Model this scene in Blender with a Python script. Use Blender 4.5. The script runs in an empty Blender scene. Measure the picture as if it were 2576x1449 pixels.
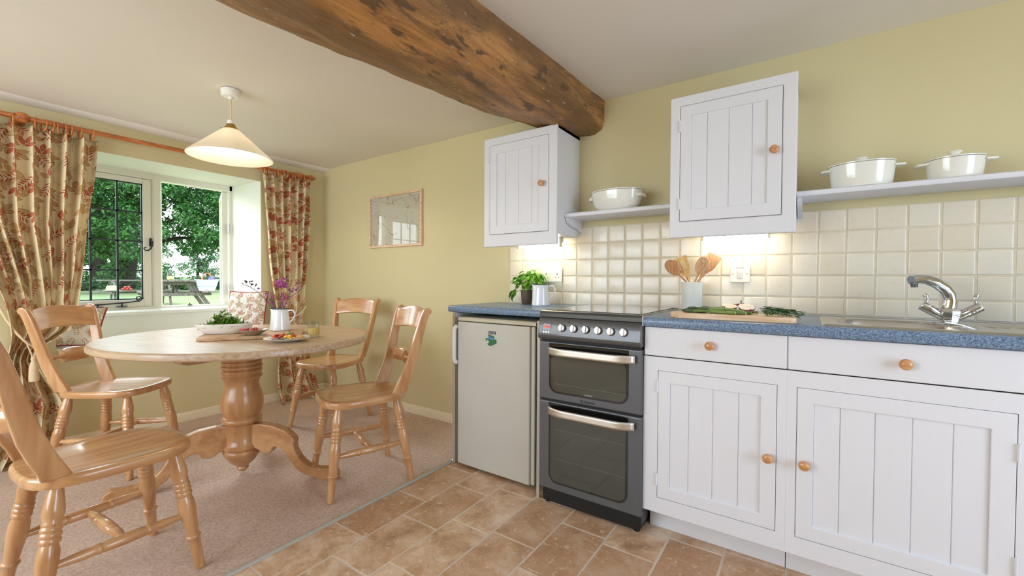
import bpy, math, random
from mathutils import Vector, Matrix, Euler
random.seed(7)
SC = bpy.context.scene
COL = SC.collection
PI = math.pi

# ------------------------------------------------------------------ camera
cam_d = bpy.data.cameras.new('camera'); cam = bpy.data.objects.new('camera', cam_d); COL.objects.link(cam)
CAM = Vector((1.0565, -2.3801, 1.0819)); YAW, PIT, ROL, FPX = -.6016, -.0185, .0049, 1073.37
_f = Vector((math.sin(YAW)*math.cos(PIT), math.cos(YAW)*math.cos(PIT), math.sin(PIT)))
_r = Vector((math.cos(YAW), -math.sin(YAW), 0)); _u = _r.cross(_f)
_R = _r*math.cos(ROL)+_u*math.sin(ROL); _U = -_r*math.sin(ROL)+_u*math.cos(ROL)
cam.matrix_world = Matrix(((_R.x, _U.x, -_f.x, CAM.x), (_R.y, _U.y, -_f.y, CAM.y), (_R.z, _U.z, -_f.z, CAM.z), (0, 0, 0, 1)))
cam_d.sensor_width = 36; cam_d.lens = 36*FPX/2576; cam_d.clip_start = .02; cam_d.clip_end = 400
SC.camera = cam

# ------------------------------------------------------------------ world, sun, large lights, exposure
SC.view_settings.view_transform = 'Standard'; SC.view_settings.look = 'None'
SC.view_settings.gamma = 1; SC.view_settings.use_curve_mapping = False
SC.view_settings.exposure = -0.04
SC.cycles.use_denoising = True
SC.cycles.max_bounces = 10; SC.cycles.diffuse_bounces = 6; SC.cycles.glossy_bounces = 4
SC.cycles.transparent_max_bounces = 12; SC.cycles.sample_clamp_indirect = 6
SC.cycles.caustics_reflective = False; SC.cycles.caustics_refractive = False
w = bpy.data.worlds.new('sky'); SC.world = w; w.use_nodes = True
nt = w.node_tree; bg = nt.nodes['Background']
tc = nt.nodes.new('ShaderNodeTexCoord'); sp = nt.nodes.new('ShaderNodeSeparateXYZ'); rmp = nt.nodes.new('ShaderNodeValToRGB')
nt.links.new(tc.outputs['Generated'], sp.inputs[0]); nt.links.new(sp.outputs['Z'], rmp.inputs[0]); nt.links.new(rmp.outputs[0], bg.inputs[0])
rmp.color_ramp.elements[0].color = (.92, .96, 1, 1); rmp.color_ramp.elements[1].color = (.62, .78, 1, 1)
bg.inputs[1].default_value = 5.0

def light(name, kind, loc, energy, color, size=None, size_y=None, rot=None, target=None):
    l = bpy.data.lights.new(name, kind); o = bpy.data.objects.new(name, l); COL.objects.link(o)
    o.location = loc; l.energy = energy; l.color = color
    if kind == 'AREA':
        l.shape = 'RECTANGLE'; l.size = size; l.size_y = size_y or size
    elif kind == 'POINT': l.shadow_soft_size = size
    elif kind == 'SUN': l.angle = size
    if target is not None:
        o.rotation_euler = (Vector(target)-Vector(loc)).to_track_quat('-Z', 'Y').to_euler()
    return o
# hazy sun, high behind the house, on the garden trees
light('sun', 'SUN', (0, 0, 30), 2.6, (1, .95, .86), size=.25, target=(-18, 9, 0))
# open sky above the garden, falling through the dining window
light('window_daylight', 'AREA', (-6.6, -1.5, 3.55), 370, (.90, .96, 1), 3.6, 1.7, target=(-1.8, -1.2, .6))
# daylight through the glazed opening right of the camera, then an added rear fill
light('right_window_daylight', 'AREA', (3.32, -1.75, 1.2), 20, (.38, .62, 1), 1.3, 1.5, target=(0, -1.75, .75))
light('rear_fill', 'AREA', (-1.2, -4.32, 1.35), 38, (.72, .86, 1), 2.4, 1.35, target=(-1.2, -1.2, .1))  # added lamp brightening the dining side from an invented rear opening

# ------------------------------------------------------------------ node helpers and materials
def lin(c):
    c /= 255.0
    return c/12.92 if c <= .04045 else ((c+.055)/1.055)**2.4
def S(r, g, b): return (lin(r), lin(g), lin(b), 1)
class NT:
    def __init__(s, name):
        s.m = bpy.data.materials.new(name); s.m.use_nodes = True; s.t = s.m.node_tree
        s.b = s.t.nodes['Principled BSDF']; s.out = s.t.nodes['Material Output']
    def n(s, typ, **kw):
        nd = s.t.nodes.new('ShaderNode'+typ)
        for k, v in kw.items(): setattr(nd, k, v)
        return nd
    def put(s, sock, v):
        if hasattr(v, 'is_linked') or isinstance(v, bpy.types.NodeSocket): s.t.links.new(v, sock)
        else: sock.default_value = v
    def math(s, op, a, b=0.0, c=None, clamp=False):
        nd = s.n('Math', operation=op); nd.use_clamp = clamp
        s.put(nd.inputs[0], a); s.put(nd.inputs[1], b)
        if c is not None: s.put(nd.inputs[2], c)
        return nd.outputs[0]
    def vmath(s, op, a, b=(0, 0, 0)):
        nd = s.n('VectorMath', operation=op); s.put(nd.inputs[0], a); s.put(nd.inputs[1], b)
        return nd.outputs['Value'] if op in ('LENGTH', 'DOT_PRODUCT', 'DISTANCE') else nd.outputs[0]
    def coord(s, which='Object', scale=(1, 1, 1), rot=(0, 0, 0), loc=(0, 0, 0)):
        t = s.n('TexCoord'); mp = s.n('Mapping')
        mp.inputs['Scale'].default_value = scale; mp.inputs['Rotation'].default_value = rot; mp.inputs['Location'].default_value = loc
        s.t.links.new(t.outputs[which], mp.inputs[0]); return mp.outputs[0]
    def noise(s, vec, scale, detail=3, rough=.5, dist=0.0):
        nd = s.n('TexNoise'); s.put(nd.inputs['Vector'], vec); nd.inputs['Scale'].default_value = scale
        nd.inputs['Detail'].default_value = detail; nd.inputs['Roughness'].default_value = rough; nd.inputs['Distortion'].default_value = dist
        return nd.outputs['Fac']
    def ramp(s, fac, stops):
        nd = s.n('ValToRGB'); s.put(nd.inputs[0], fac); e = nd.color_ramp.elements
        while len(e) < len(stops): e.new(.5)
        for el, (p, c) in zip(e, stops):
            el.position = p; el.color = c if len(c) == 4 else (*c, 1)
        return nd.outputs[0]
    def mix(s, fac, a, b, blend='MIX'):
        nd = s.n('Mix', data_type='RGBA', blend_type=blend); s.put(nd.inputs[0], fac); s.put(nd.inputs[6], a); s.put(nd.inputs[7], b)
        return nd.outputs[2]
    def maprange(s, v, a, b, c=0.0, d=1.0):
        nd = s.n('MapRange'); s.put(nd.inputs[0], v)
        for i, q in enumerate((a, b, c, d)): nd.inputs[1+i].default_value = q
        return nd.outputs[0]
    def bump(s, h, strength=.3, dist=.002):
        nd = s.n('Bump'); nd.inputs['Strength'].default_value = strength; nd.inputs['Distance'].default_value = dist
        s.put(nd.inputs['Height'], h); s.t.links.new(nd.outputs[0], s.b.inputs['Normal'])
    def set(s, color=None, rough=None, metal=None, spec=None, coat=None, emit=None, estr=None):
        for k, v in (('Base Color', color), ('Roughness', rough), ('Metallic', metal), ('Specular IOR Level', spec), ('Coat Weight', coat), ('Emission Color', emit), ('Emission Strength', estr)):
            if v is not None: s.put(s.b.inputs[k], v)
        return s
def plain(name, c, rough=.5, metal=0, spec=.5, coat=0, var=0.0, scale=8):
    t = NT(name)
    if var:
        f = t.noise(t.coord(), scale, 3)
        c2 = tuple(min(1, x*(1-var)) for x in c[:3])+(1,)
        c3 = tuple(min(1, x*(1+var*.5)) for x in c[:3])+(1,)
        t.set(color=t.ramp(f, [(.3, c2), (.7, c3)]))
    else: t.set(color=c)
    t.set(rough=rough, metal=metal, spec=spec, coat=coat)
    return t.m
M = {}
def paint(name, c, rough=.6, bump=.15, sc=40, var=.03):
    t = NT(name); v = t.coord()
    f = t.noise(v, 2.2, 4); c2 = tuple(x*(1-var) for x in c[:3])+(1,)
    t.set(color=t.ramp(f, [(.3, c2), (.7, c)]), rough=rough, spec=.35)
    t.bump(t.noise(v, sc, 3), bump, .003); return t.m
M['wall'] = paint('cream_yellow_paint', S(214, 203, 160), .7, .12, 30)
M['reveal'] = paint('white_reveal_paint', S(236, 237, 228), .6, .12, 30)
M['ceiling'] = paint('ceiling_white_paint', S(232, 228, 220), .75, .2, 12)
M['skirting'] = paint('skirting_paint', S(236, 226, 200), .4, .05)
M['frame'] = paint('window_frame_paint', S(233, 231, 219), .4, .06, 20)
def brushed(name, c, vertical=True):
    t = NT(name); v = t.coord(scale=(90, 90, 3) if vertical else (3, 90, 90))
    f = t.noise(v, 1.0, 3)
    t.set(color=t.ramp(f, [(.25, tuple(x*.985 for x in c[:3])+(1,)), (.7, c)]), rough=.42, spec=.45)
    t.bump(f, .08, .001); return t.m
M['white'] = brushed('white_cabinet_paint', S(226, 227, 233))
M['grout'] = plain('tile_grout', S(224, 212, 188), .9, var=.08, scale=30)
def wall_tile():
    t = NT('cream_glazed_tile'); v = t.coord()
    oi = t.n('ObjectInfo')
    c = t.ramp(oi.outputs['Random'], [(0, S(238, 231, 214)), (1, S(233, 222, 200))])
    f = t.noise(t.vmath('ADD', v, t.n('NewGeometry').outputs['Position']), 14, 3)
    t.set(color=t.mix(t.maprange(f, .55, .8, 0, .25), c, S(216, 190, 148)), rough=.22, spec=.5)
    t.bump(t.noise(t.n('NewGeometry').outputs['Position'], 22, 2), .10, .003); return t.m
M['tile'] = wall_tile()
def worktop():
    t = NT('blue_grey_speckled_laminate'); v = t.coord()
    a = t.noise(v, 170, 4, .65); b = t.noise(v, 330, 2, .6); d = t.noise(v, 34, 3)
    base = t.ramp(a, [(.34, S(64, 78, 100)), (.47, S(104, 126, 154)), (.62, S(138, 162, 192))])
    spec = t.maprange(b, .60, .66)
    base = t.mix(t.math('MULTIPLY', spec, t.maprange(d, .4, .55)), base, S(40, 48, 66))
    t.set(color=base, rough=.28, spec=.5); return t.m
M['worktop'] = worktop()
def floor_tile():
    t = NT('mottled_brown_floor_tile'); pos = t.n('NewGeometry').outputs['Position']
    oi = t.n('ObjectInfo'); off = t.vmath('SCALE', oi.outputs['Location']); 
    a = t.noise(pos, 7, 6, .62, .4); b = t.noise(pos, 34, 6, .7, .8); c = t.noise(pos, 75, 3, .6)
    col = t.ramp(a, [(.30, S(162, 126, 98)), (.47, S(202, 166, 132)), (.64, S(228, 204, 178))])
    col = t.mix(t.maprange(oi.outputs['Random'], .15, 1, 0, .85), col, S(176, 134, 98))
    col = t.mix(t.maprange(b, .57, .65, 0, .75), col, S(228, 210, 186))
    col = t.mix(t.maprange(b, .32, .43, .45, 0), col, S(140, 104, 78))
    col = t.mix(t.maprange(c, .66, .74, 0, .6), col, S(226, 212, 192))
    t.set(color=col, rough=.42, spec=.4); t.bump(b, .25, .003); return t.m
M['floor'] = floor_tile()
M['floor_grout'] = plain('floor_grout', S(214, 198, 180), .85, var=.05, scale=20)
def carpet():
    t = NT('beige_carpet'); v = t.coord()
    a = t.noise(v, 640, 3, .7); b = t.noise(v, 90, 4, .6); d = t.noise(v, 3, 3)
    f = t.math('ADD', t.math('MULTIPLY', a, .55), t.math('MULTIPLY', b, .45))
    col = t.ramp(f, [(.36, S(176, 148, 128)), (.5, S(216, 190, 170)), (.64, S(234, 214, 198))])
    col = t.mix(t.maprange(d, .35, .7, 0, .16), col, S(166, 142, 130))
    t.set(color=col, rough=1, spec=.1); t.bump(f, .7, .006); return t.m
M['carpet'] = carpet()
def wood(name, c1, c2, c3, axis='z', rough=.3, scale=1.0, coat=.25, knots=False, ring=9):
    t = NT(name)
    sc = {'x': (.9, 11, 11), 'y': (11, .9, 11), 'z': (11, 11, .9)}[axis]
    v = t.coord(scale=tuple(q*scale for q in sc))
    warp = t.noise(t.coord(scale=tuple(q*scale*.35 for q in sc)), 1.4, 3)
    w1 = t.math('FRACT', t.math('MULTIPLY', warp, ring))
    w1 = t.math('ABSOLUTE', t.math('SUBTRACT', w1, .5))
    fine = t.noise(v, 5.5, 5, .6)
    f = t.math('ADD', t.math('MULTIPLY', w1, .8), t.math('MULTIPLY', fine, .62))
    col = t.ramp(f, [(.22, c1), (.48, c2), (.78, c3)])
    if knots:
        k = t.n('TexVoronoi'); t.put(k.inputs['Vector'], t.coord(scale=tuple(q*scale*.18 for q in sc))); k.inputs['Scale'].default_value = 2.2
        col = t.mix(t.maprange(k.outputs['Distance'], .05, .13, .75, 0), col, tuple(x*.35 for x in c1[:3])+(1,))
    t.set(color=col, rough=rough, spec=.5, coat=coat); t.b.inputs['Coat Roughness'].default_value = .12
    t.bump(fine, .06, .002); return t.m
CH = (S(176, 124, 78), S(196, 146, 98), S(208, 164, 116))
for a in 'xyz': M['chair_'+a] = wood('varnished_chair_wood_'+a, *CH, axis=a, rough=.30, coat=.8)
TB = (S(160, 110, 68), S(180, 132, 86), S(196, 152, 106))
for a in 'xyz': M['table_'+a] = wood('waxed_pine_'+a, *TB, axis=a, rough=.34, coat=.3, knots=True, ring=4)
M['board'] = wood('pale_chopping_board_wood', S(214, 176, 138), S(230, 198, 164), S(240, 214, 186), 'x', .45, 1.5, 0)
M['board_dark'] = wood('serving_board_wood', S(166, 130, 94), S(190, 154, 116), S(204, 172, 136), 'y', .45, 1.5, 0)
M['knob'] = wood('oak_knob_wood', S(186, 128, 80), S(206, 150, 100), S(218, 168, 120), 'x', .25, 3, .4)
M['pole'] = wood('orange_pole_wood', S(150, 82, 34), S(184, 108, 50), S(204, 130, 68), 'y', .3, 2, .3)
M['spoon_dark'] = wood('olive_spoon_wood', S(150, 104, 66), S(176, 126, 84), S(190, 144, 102), 'z', .45, 3, 0)
M['spoon_gold'] = wood('bamboo_spatula_wood', S(202, 156, 86), S(222, 180, 108), S(230, 194, 128), 'z', .4, 3, 0)
M['spoon_tan'] = wood('beech_spoon_wood', S(184, 138, 96), S(204, 160, 116), S(214, 176, 136), 'z', .4, 3, 0)
M['maple'] = wood('pale_pink_frame_wood', S(208, 168, 134), S(224, 190, 158), S(232, 204, 176), 'x', .4, 3, 0)
M['grey_wood'] = wood('weathered_grey_timber', S(70, 68, 60), S(98, 94, 84), S(124, 118, 106), 'x', .8, 1, 0)
def beam_mat():
    t = NT('aged_oak_beam'); 
    v = t.coord(scale=(9, 1.3, 9)); v2 = t.coord(scale=(7, 2.6, 7)); v0 = t.coord(scale=(3, 1.2, 3)); v3 = t.coord()
    g = t.noise(v, 2.6, 6, .62, .6); big = t.noise(v0, 1.3, 4, .55, .5); st = t.noise(v2, 2.2, 4, .6, .3); pit = t.noise(t.coord(scale=(10, 6, 10)), 9, 2, .5)
    col = t.ramp(g, [(.30, S(84, 56, 32)), (.45, S(146, 100, 54)), (.60, S(192, 138, 76)), (.8, S(210, 160, 98))])
    col = t.mix(t.maprange(big, .47, .60, 0, .8), col, S(92, 64, 40))
    col = t.mix(t.maprange(big, .30, .44, .45, 0), col, S(220, 154, 80))
    sep = t.n('SeparateXYZ'); t.t.links.new(v3, sep.inputs[0])
    left = t.maprange(sep.outputs['X'], -.36, -.22, .5, 0)       # darker brown towards the left arris
    col = t.mix(left, col, S(98, 72, 46))
    col = t.mix(t.maprange(st, .585, .65, 0, .92), col, S(46, 32, 24))
    col = t.mix(t.maprange(pit, .70, .75, 0, .85), col, S(34, 24, 18))
    pl = t.noise(t.coord(scale=(2.6, 2.2, 2.6), loc=(.4, .1, .3)), 1.7, 5, .6, .3)
    col = t.mix(t.maprange(pl, .68, .71, 0, .75), col, S(158, 136, 118))
    fl = t.noise(t.coord(scale=(22, 5, 22)), 4, 2)
    col = t.mix(t.maprange(fl, .70, .73, 0, .8), col, S(200, 194, 184))
    ck_ = t.math('ABSOLUTE', t.math('SUBTRACT', t.noise(t.coord(scale=(7, .8, 7), loc=(2, 1, 3)), 2.4, 5, .6, .4), .5))
    col = t.mix(t.maprange(ck_, .002, .007, .75, 0), col, S(46, 32, 24))
    col = t.mix(.25, col, S(172, 138, 98))
    t.set(color=col, rough=.5, spec=.4); t.bump(t.math('ADD', g, t.math('MULTIPLY', st, -.7)), .6, .012); return t.m
M['beam'] = beam_mat()
def metal(name, c, rough, aniso=None):
    t = NT(name)
    if aniso:
        f = t.noise(t.coord(scale=aniso), 3, 3); t.set(rough=t.maprange(f, .2, .8, rough*.7, rough*1.3))
    else: t.set(rough=rough)
    t.set(color=c, metal=1); return t.m
M['chrome'] = metal('chrome', S(214, 216, 220), .09)
M['steel'] = metal('brushed_steel', S(196, 194, 188), .24)
M['silver'] = metal('silver_aluminium', S(222, 218, 210), .42, (2, 80, 80))
M['strip'] = plain('dull_aluminium_strip', S(186, 182, 170), .38, metal=.3)
M['brass'] = metal('aged_brass', S(176, 142, 72), .35)
M['iron'] = plain('black_iron', S(22, 24, 28), .45)
M['lead'] = plain('dark_lead', S(28, 36, 42), .5)
M['grey_enamel'] = plain('graphite_enamel', S(74, 73, 72), .25, coat=.4)
M['grey_door'] = plain('graphite_oven_door', S(98, 100, 104), .33, metal=.4)
M['dark_side'] = plain('dark_cooker_side', S(52, 54, 58), .35)
M['black'] = plain('black_gap', S(14, 13, 13), .6)
M['black_gloss'] = plain('black_gloss', S(16, 15, 14), .12, coat=.5)
M['oven_glass'] = plain('smoked_oven_glass', S(64, 65, 56), .07, spec=.5, coat=.4, var=.06, scale=2)
M['hob_glass'] = plain('black_ceramic_glass', S(20, 19, 19), .05, spec=.6, coat=.6)
M['wire'] = plain('oven_shelf_trace', S(104, 100, 82), .4)
M['fridge'] = plain('fridge_door_enamel', S(196, 195, 186), .33, var=.015)
M['fridge_trim'] = plain('fridge_cream_trim', S(196, 190, 168), .4)
M['fridge_white'] = plain('white_plastic', S(226, 228, 230), .35)
M['badge'] = plain('grey_badge', S(84, 82, 88), .35, metal=.5)
M['badge_print'] = plain('pale_badge_print', S(186, 186, 194), .4)
M['plastic'] = plain('white_switch_plastic', S(238, 236, 228), .3)
M['slot'] = plain('dark_socket_slot', S(60, 50, 40), .7)
M['ceramic'] = plain('white_glazed_ceramic', S(238, 238, 230), .14, coat=.4)
M['enamel'] = plain('white_enamel', S(236, 240, 244), .12, coat=.5)
M['navy'] = plain('navy_rim', S(30, 34, 54), .25)
M['stone'] = plain('matt_white_stoneware', S(226, 222, 214), .4)
M['taupe'] = plain('taupe_stoneware', S(158, 136, 112), .4, var=.05)
M['taupe_rim'] = plain('pale_taupe_glaze', S(196, 180, 160), .3)
M['mud'] = plain('dark_brown_pot', S(88, 72, 60), .55)
M['soil'] = plain('dark_soil', S(40, 30, 22), 1)
M['red_dots'] = None
def leafmat(name, c1, c2, rough=.4, trans=.25, island=True):
    t = NT(name)
    if island: r = t.n('NewGeometry').outputs['Random Per Island']
    else: r = t.n('ObjectInfo').outputs['Random']
    t.set(color=t.ramp(r, [(0, c1), (1, c2)]), rough=rough, spec=.4)
    if trans:
        tr = t.n('BsdfTranslucent'); t.put(tr.inputs[0], t.ramp(r, [(0, c1), (1, c2)]))
        mx = t.n('MixShader'); mx.inputs[0].default_value = trans
        t.t.links.new(t.b.outputs[0], mx.inputs[1]); t.t.links.new(tr.outputs[0], mx.inputs[2]); t.t.links.new(mx.outputs[0], t.out.inputs[0])
    return t.m
M['basil'] = leafmat('basil_green', S(76, 140, 34), S(140, 200, 70), .3, .35, False)
M['salad'] = leafmat('salad_green', S(52, 96, 26), S(132, 172, 66), .4, .25)
M['asparagus'] = leafmat('asparagus_green', S(96, 124, 56), S(134, 156, 84), .45, 0, False)
M['asp_tip'] = plain('asparagus_tip', S(78, 92, 60), .55, var=.2, scale=60)
M['asp_end'] = plain('asparagus_cut_end', S(226, 220, 186), .5)
M['rosemary'] = leafmat('rosemary_green', S(38, 84, 44), S(84, 130, 74), .5, .15)
M['onion_skin'] = plain('red_onion_skin', S(126, 38, 60), .3, var=.25, scale=30, coat=.2)
def onion_cut():
    t = NT('onion_cut_face'); v = t.coord()
    l = t.vmath('LENGTH', v); f = t.math('SINE', t.math('MULTIPLY', l, 900))
    t.set(color=t.ramp(f, [(.45, S(238, 232, 214)), (.95, S(206, 160, 170))]), rough=.3); return t.m
M['onion_cut'] = onion_cut()
M['tomato'] = plain('tomato_red', S(196, 62, 46), .2, coat=.3)
M['radish'] = leafmat('pink_onion', S(196, 70, 104), S(232, 130, 120), .25, .2)
M['pepper'] = plain('yellow_pepper', S(238, 176, 44), .25, coat=.3)
M['tart'] = plain('golden_tart', S(222, 176, 88), .6, var=.3, scale=60)
M['stem_dark'] = plain('dark_flower_stem', S(70, 44, 54), .6)
M['petal'] = leafmat('pink_petal', S(180, 84, 168), S(214, 130, 200), .5, .3)
M['bud'] = leafmat('dark_bud', S(78, 40, 62), S(110, 62, 78), .6, .1)
M['orange_led'] = NT('orange_led').set(color=S(60, 10, 0), emit=S(255, 74, 12), estr=2.2).m
M['tube'] = NT('fluorescent_tube').set(color=(1, 1, 1, 1), emit=(1, .86, .64, 1), estr=46).m
def shade_mat():
    t = NT('opal_glass_shade'); d = t.n('BsdfTranslucent'); d.inputs[0].default_value = (.98, .94, .86, 1)
    t.set(color=S(250, 246, 236), rough=.2, spec=.5)
    mx = t.n('MixShader'); mx.inputs[0].default_value = .82
    t.t.links.new(t.b.outputs[0], mx.inputs[1]); t.t.links.new(d.outputs[0], mx.inputs[2]); t.t.links.new(mx.outputs[0], t.out.inputs[0]); return t.m
M['shade'] = shade_mat()
M['bulb'] = NT('lit_bulb').set(color=(1, 1, 1, 1), emit=(1, .84, .6, 1), estr=3).m
def thin_glass(name, tint, refl=1.0):
    t = NT(name); t.t.nodes.remove(t.b)
    tr = t.n('BsdfTransparent'); tr.inputs[0].default_value = tint
    gl = t.n('BsdfGlossy'); gl.inputs['Roughness'].default_value = .02
    fr = t.n('Fresnel'); fr.inputs[0].default_value = 1.45
    mx = t.n('MixShader'); t.t.links.new(t.math('MULTIPLY', t.math('MULTIPLY', fr.outputs[0], refl), t.math('SUBTRACT', 1, t.n('NewGeometry').outputs['Backfacing'])), mx.inputs[0])
    t.t.links.new(tr.outputs[0], mx.inputs[1]); t.t.links.new(gl.outputs[0], mx.inputs[2]); t.t.links.new(mx.outputs[0], t.out.inputs[0]); return t.m
M['pane'] = thin_glass('window_glass', (.90, .95, .94, 1))
M['tumbler'] = thin_glass('drinking_glass', (.93, .94, .93, 1))
M['picture_glass'] = thin_glass('picture_glass', (.97, .97, .97, 1), 2.2)
M['juice'] = plain('orange_juice', S(236, 200, 120), .2, var=.1, scale=20)
M['cord_cream'] = plain('cream_cord', S(222, 200, 164), .8)
M['flex'] = plain('cream_flex', S(222, 200, 160), .5)

def fabric(name, ground, seed=0, fade=0.0):
    """printed linen: three sizes of leaves, sprigs of leaflets and fine stems, laid out in cloth coordinates (UV, metres)"""
    t = NT(name); uv = t.coord('UV', loc=(seed, seed*.37, 0))
    col = t.mix(t.maprange(t.noise(uv, 9, 3), .3, .7, 0, .2), ground, tuple(x*.86 for x in ground[:3])+(1,))
    def fadec(c): return tuple(a*(1-fade)+b*fade for a, b in zip(c, ground))
    def cells(scale, shift):
        m = t.n('Mapping'); t.t.links.new(uv, m.inputs[0]); m.inputs['Location'].default_value = shift
        v = t.n('TexVoronoi', voronoi_dimensions='2D', feature='F1'); t.put(v.inputs['Vector'], m.outputs[0]); v.inputs['Scale'].default_value = scale; v.inputs['Randomness'].default_value = .8
        d = t.vmath('SUBTRACT', m.outputs[0], t.vmath('SCALE', v.outputs['Position'])) if False else None
        sc = t.n('VectorMath', operation='SCALE'); t.t.links.new(v.outputs['Position'], sc.inputs[0]); sc.inputs['Scale'].default_value = 1.0
        d = t.vmath('SUBTRACT', m.outputs[0], sc.outputs[0])
        cs = t.n('SeparateColor'); t.t.links.new(v.outputs['Color'], cs.inputs[0])
        rt = t.n('VectorRotate', rotation_type='Z_AXIS'); t.t.links.new(d, rt.inputs['Vector'])
        t.put(rt.inputs['Angle'], t.math('MULTIPLY', cs.outputs[0], 6.283))
        s2 = t.n('SeparateXYZ'); t.t.links.new(rt.outputs[0], s2.inputs[0])
        return s2.outputs[0], s2.outputs[1], cs.outputs[1], cs.outputs[2]
    def lens(x, y, L, W):
        yy = t.math('DIVIDE', y, L); q = t.math('SUBTRACT', 1, t.math('MULTIPLY', yy, yy))
        return t.math('SUBTRACT', t.math('MULTIPLY', q, W), t.math('ABSOLUTE', x))     # > 0 inside
    def pair(x, y, L, W):
        """two leaves opposite on a stalk plus an end leaf"""
        ax = t.math('ABSOLUTE', x)
        c, s_ = math.cos(.85), math.sin(.85)
        x2 = t.math('SUBTRACT', t.math('MULTIPLY', ax, c), t.math('MULTIPLY', y, s_))
        y2 = t.math('ADD', t.math('MULTIPLY', ax, s_), t.math('MULTIPLY', y, c))
        y2 = t.math('SUBTRACT', y2, L*1.05)
        a = lens(x2, y2, L, W)
        b = lens(x, t.math('SUBTRACT', y, L*1.5), L*.9, W)
        return t.math('MAXIMUM', a, b), t.math('MINIMUM', t.math('ABSOLUTE', x2), ax)
    def trio(col, scale, shift, keep, c1, c2, c3, vein, L):
        x, y, r1, r2 = cells(scale, shift); ins, vn = pair(x, y, L, L*.47)
        ins = t.math('SUBTRACT', ins, t.maprange(r1, keep, keep+.02, 0, 1))
        tone = t.mix(t.math('GREATER_THAN', r2, .5), fadec(c1), fadec(c2))
        lf = t.mix(t.maprange(ins, 0, .008), tone, fadec(c3)); lf = t.mix(t.maprange(vn, .0003, .001, .6, 0), lf, fadec(vein))
        stalk = t.math('MULTIPLY', t.maprange(t.math('ABSOLUTE', x), .0004, .0010, 1, 0), t.math('MULTIPLY', t.math('GREATER_THAN', y, -.02), t.math('LESS_THAN', y, L*.6)))
        stalk = t.math('MULTIPLY', stalk, t.math('LESS_THAN', r1, keep))
        return t.mix(t.maprange(ins, 0, .0008), t.mix(t.math('MULTIPLY', stalk, .8), col, fadec(vein)), lf)
    def over(col, inside, vein, c1, c2, edge=.0008, outline=None):
        m = t.maprange(inside, 0, edge)
        leaf = t.mix(t.maprange(inside, 0, .007, 0, .9), c1, c2)
        leaf = t.mix(t.maprange(vein, .0003, .0009, .55, 0), leaf, tuple(x*.7 for x in c1[:3])+(1,))
        return t.mix(m, col, leaf)
    # fine line fern leaves (outline drawing)
    x, y, r1, r2 = cells(7.5, (.13, .4, 0))
    ins = lens(x, y, .062, .026)
    hatch = t.math('ABSOLUTE', t.math('SUBTRACT', t.math('FRACT', t.math('MULTIPLY', t.math('SUBTRACT', y, t.math('MULTIPLY', t.math('ABSOLUTE', x), .9)), 95)), .5))
    line = t.math('MAXIMUM', t.maprange(hatch, .40, .47), t.maprange(t.math('ABSOLUTE', x), .0004, .0012, 1, 0))
    line = t.math('MULTIPLY', line, t.maprange(ins, 0, .001))
    col = t.mix(t.math('MULTIPLY', line, .75), col, fadec(S(128, 112, 74)))
    # olive, tan and red leaves
    col = trio(col, 9.0, (.57, .11, 0), .86, S(146, 122, 74), S(178, 134, 90), S(204, 170, 122), S(112, 90, 50), .027)
    col = trio(col, 8.0, (.22, .63, 0), .70, S(170, 130, 88), S(138, 118, 72), S(198, 160, 116), S(116, 92, 54), .030)
    # red sprigs of small leaflets
    x, y, r1, r2 = cells(6.8, (.31, .77, 0))
    ax = t.math('ABSOLUTE', x); per = .018
    yy = t.math('SUBTRACT', y, t.math('MULTIPLY', ax, .8))
    k = t.math('SUBTRACT', t.math('FRACT', t.math('DIVIDE', yy, per)), .5)
    le = t.math('SUBTRACT', t.math('SUBTRACT', .0058, t.math('MULTIPLY', t.math('ABSOLUTE', k), per)), t.math('MULTIPLY', t.math('ABSOLUTE', t.math('SUBTRACT', ax, .012)), .42))
    le = t.math('MINIMUM', le, t.math('SUBTRACT', .046, t.math('ABSOLUTE', y)))
    le = t.math('SUBTRACT', le, t.maprange(r1, .75, .77, 0, 1))
    col = t.mix(t.maprange(le, 0, .0006), col, t.mix(r2, fadec(S(158, 64, 52)), fadec(S(184, 104, 78))))
    col = trio(col, 7.6, (.83, .29, 0), .68, S(158, 64, 50), S(172, 84, 62), S(192, 118, 90), S(124, 48, 40), .027)
    t.set(color=col, rough=.95, spec=.15)
    wv = t.noise(t.coord('UV', scale=(1, 1, 1)), 700, 2); t.bump(wv, .2, .001)
    return t.m
M['curtain'] = fabric('leaf_print_curtain', S(222, 206, 168), .0)
M['cushion'] = fabric('leaf_print_cushion', S(240, 236, 228), 1.3, .25)
M['piping'] = plain('dark_red_piping', S(150, 52, 46), .8)
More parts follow.
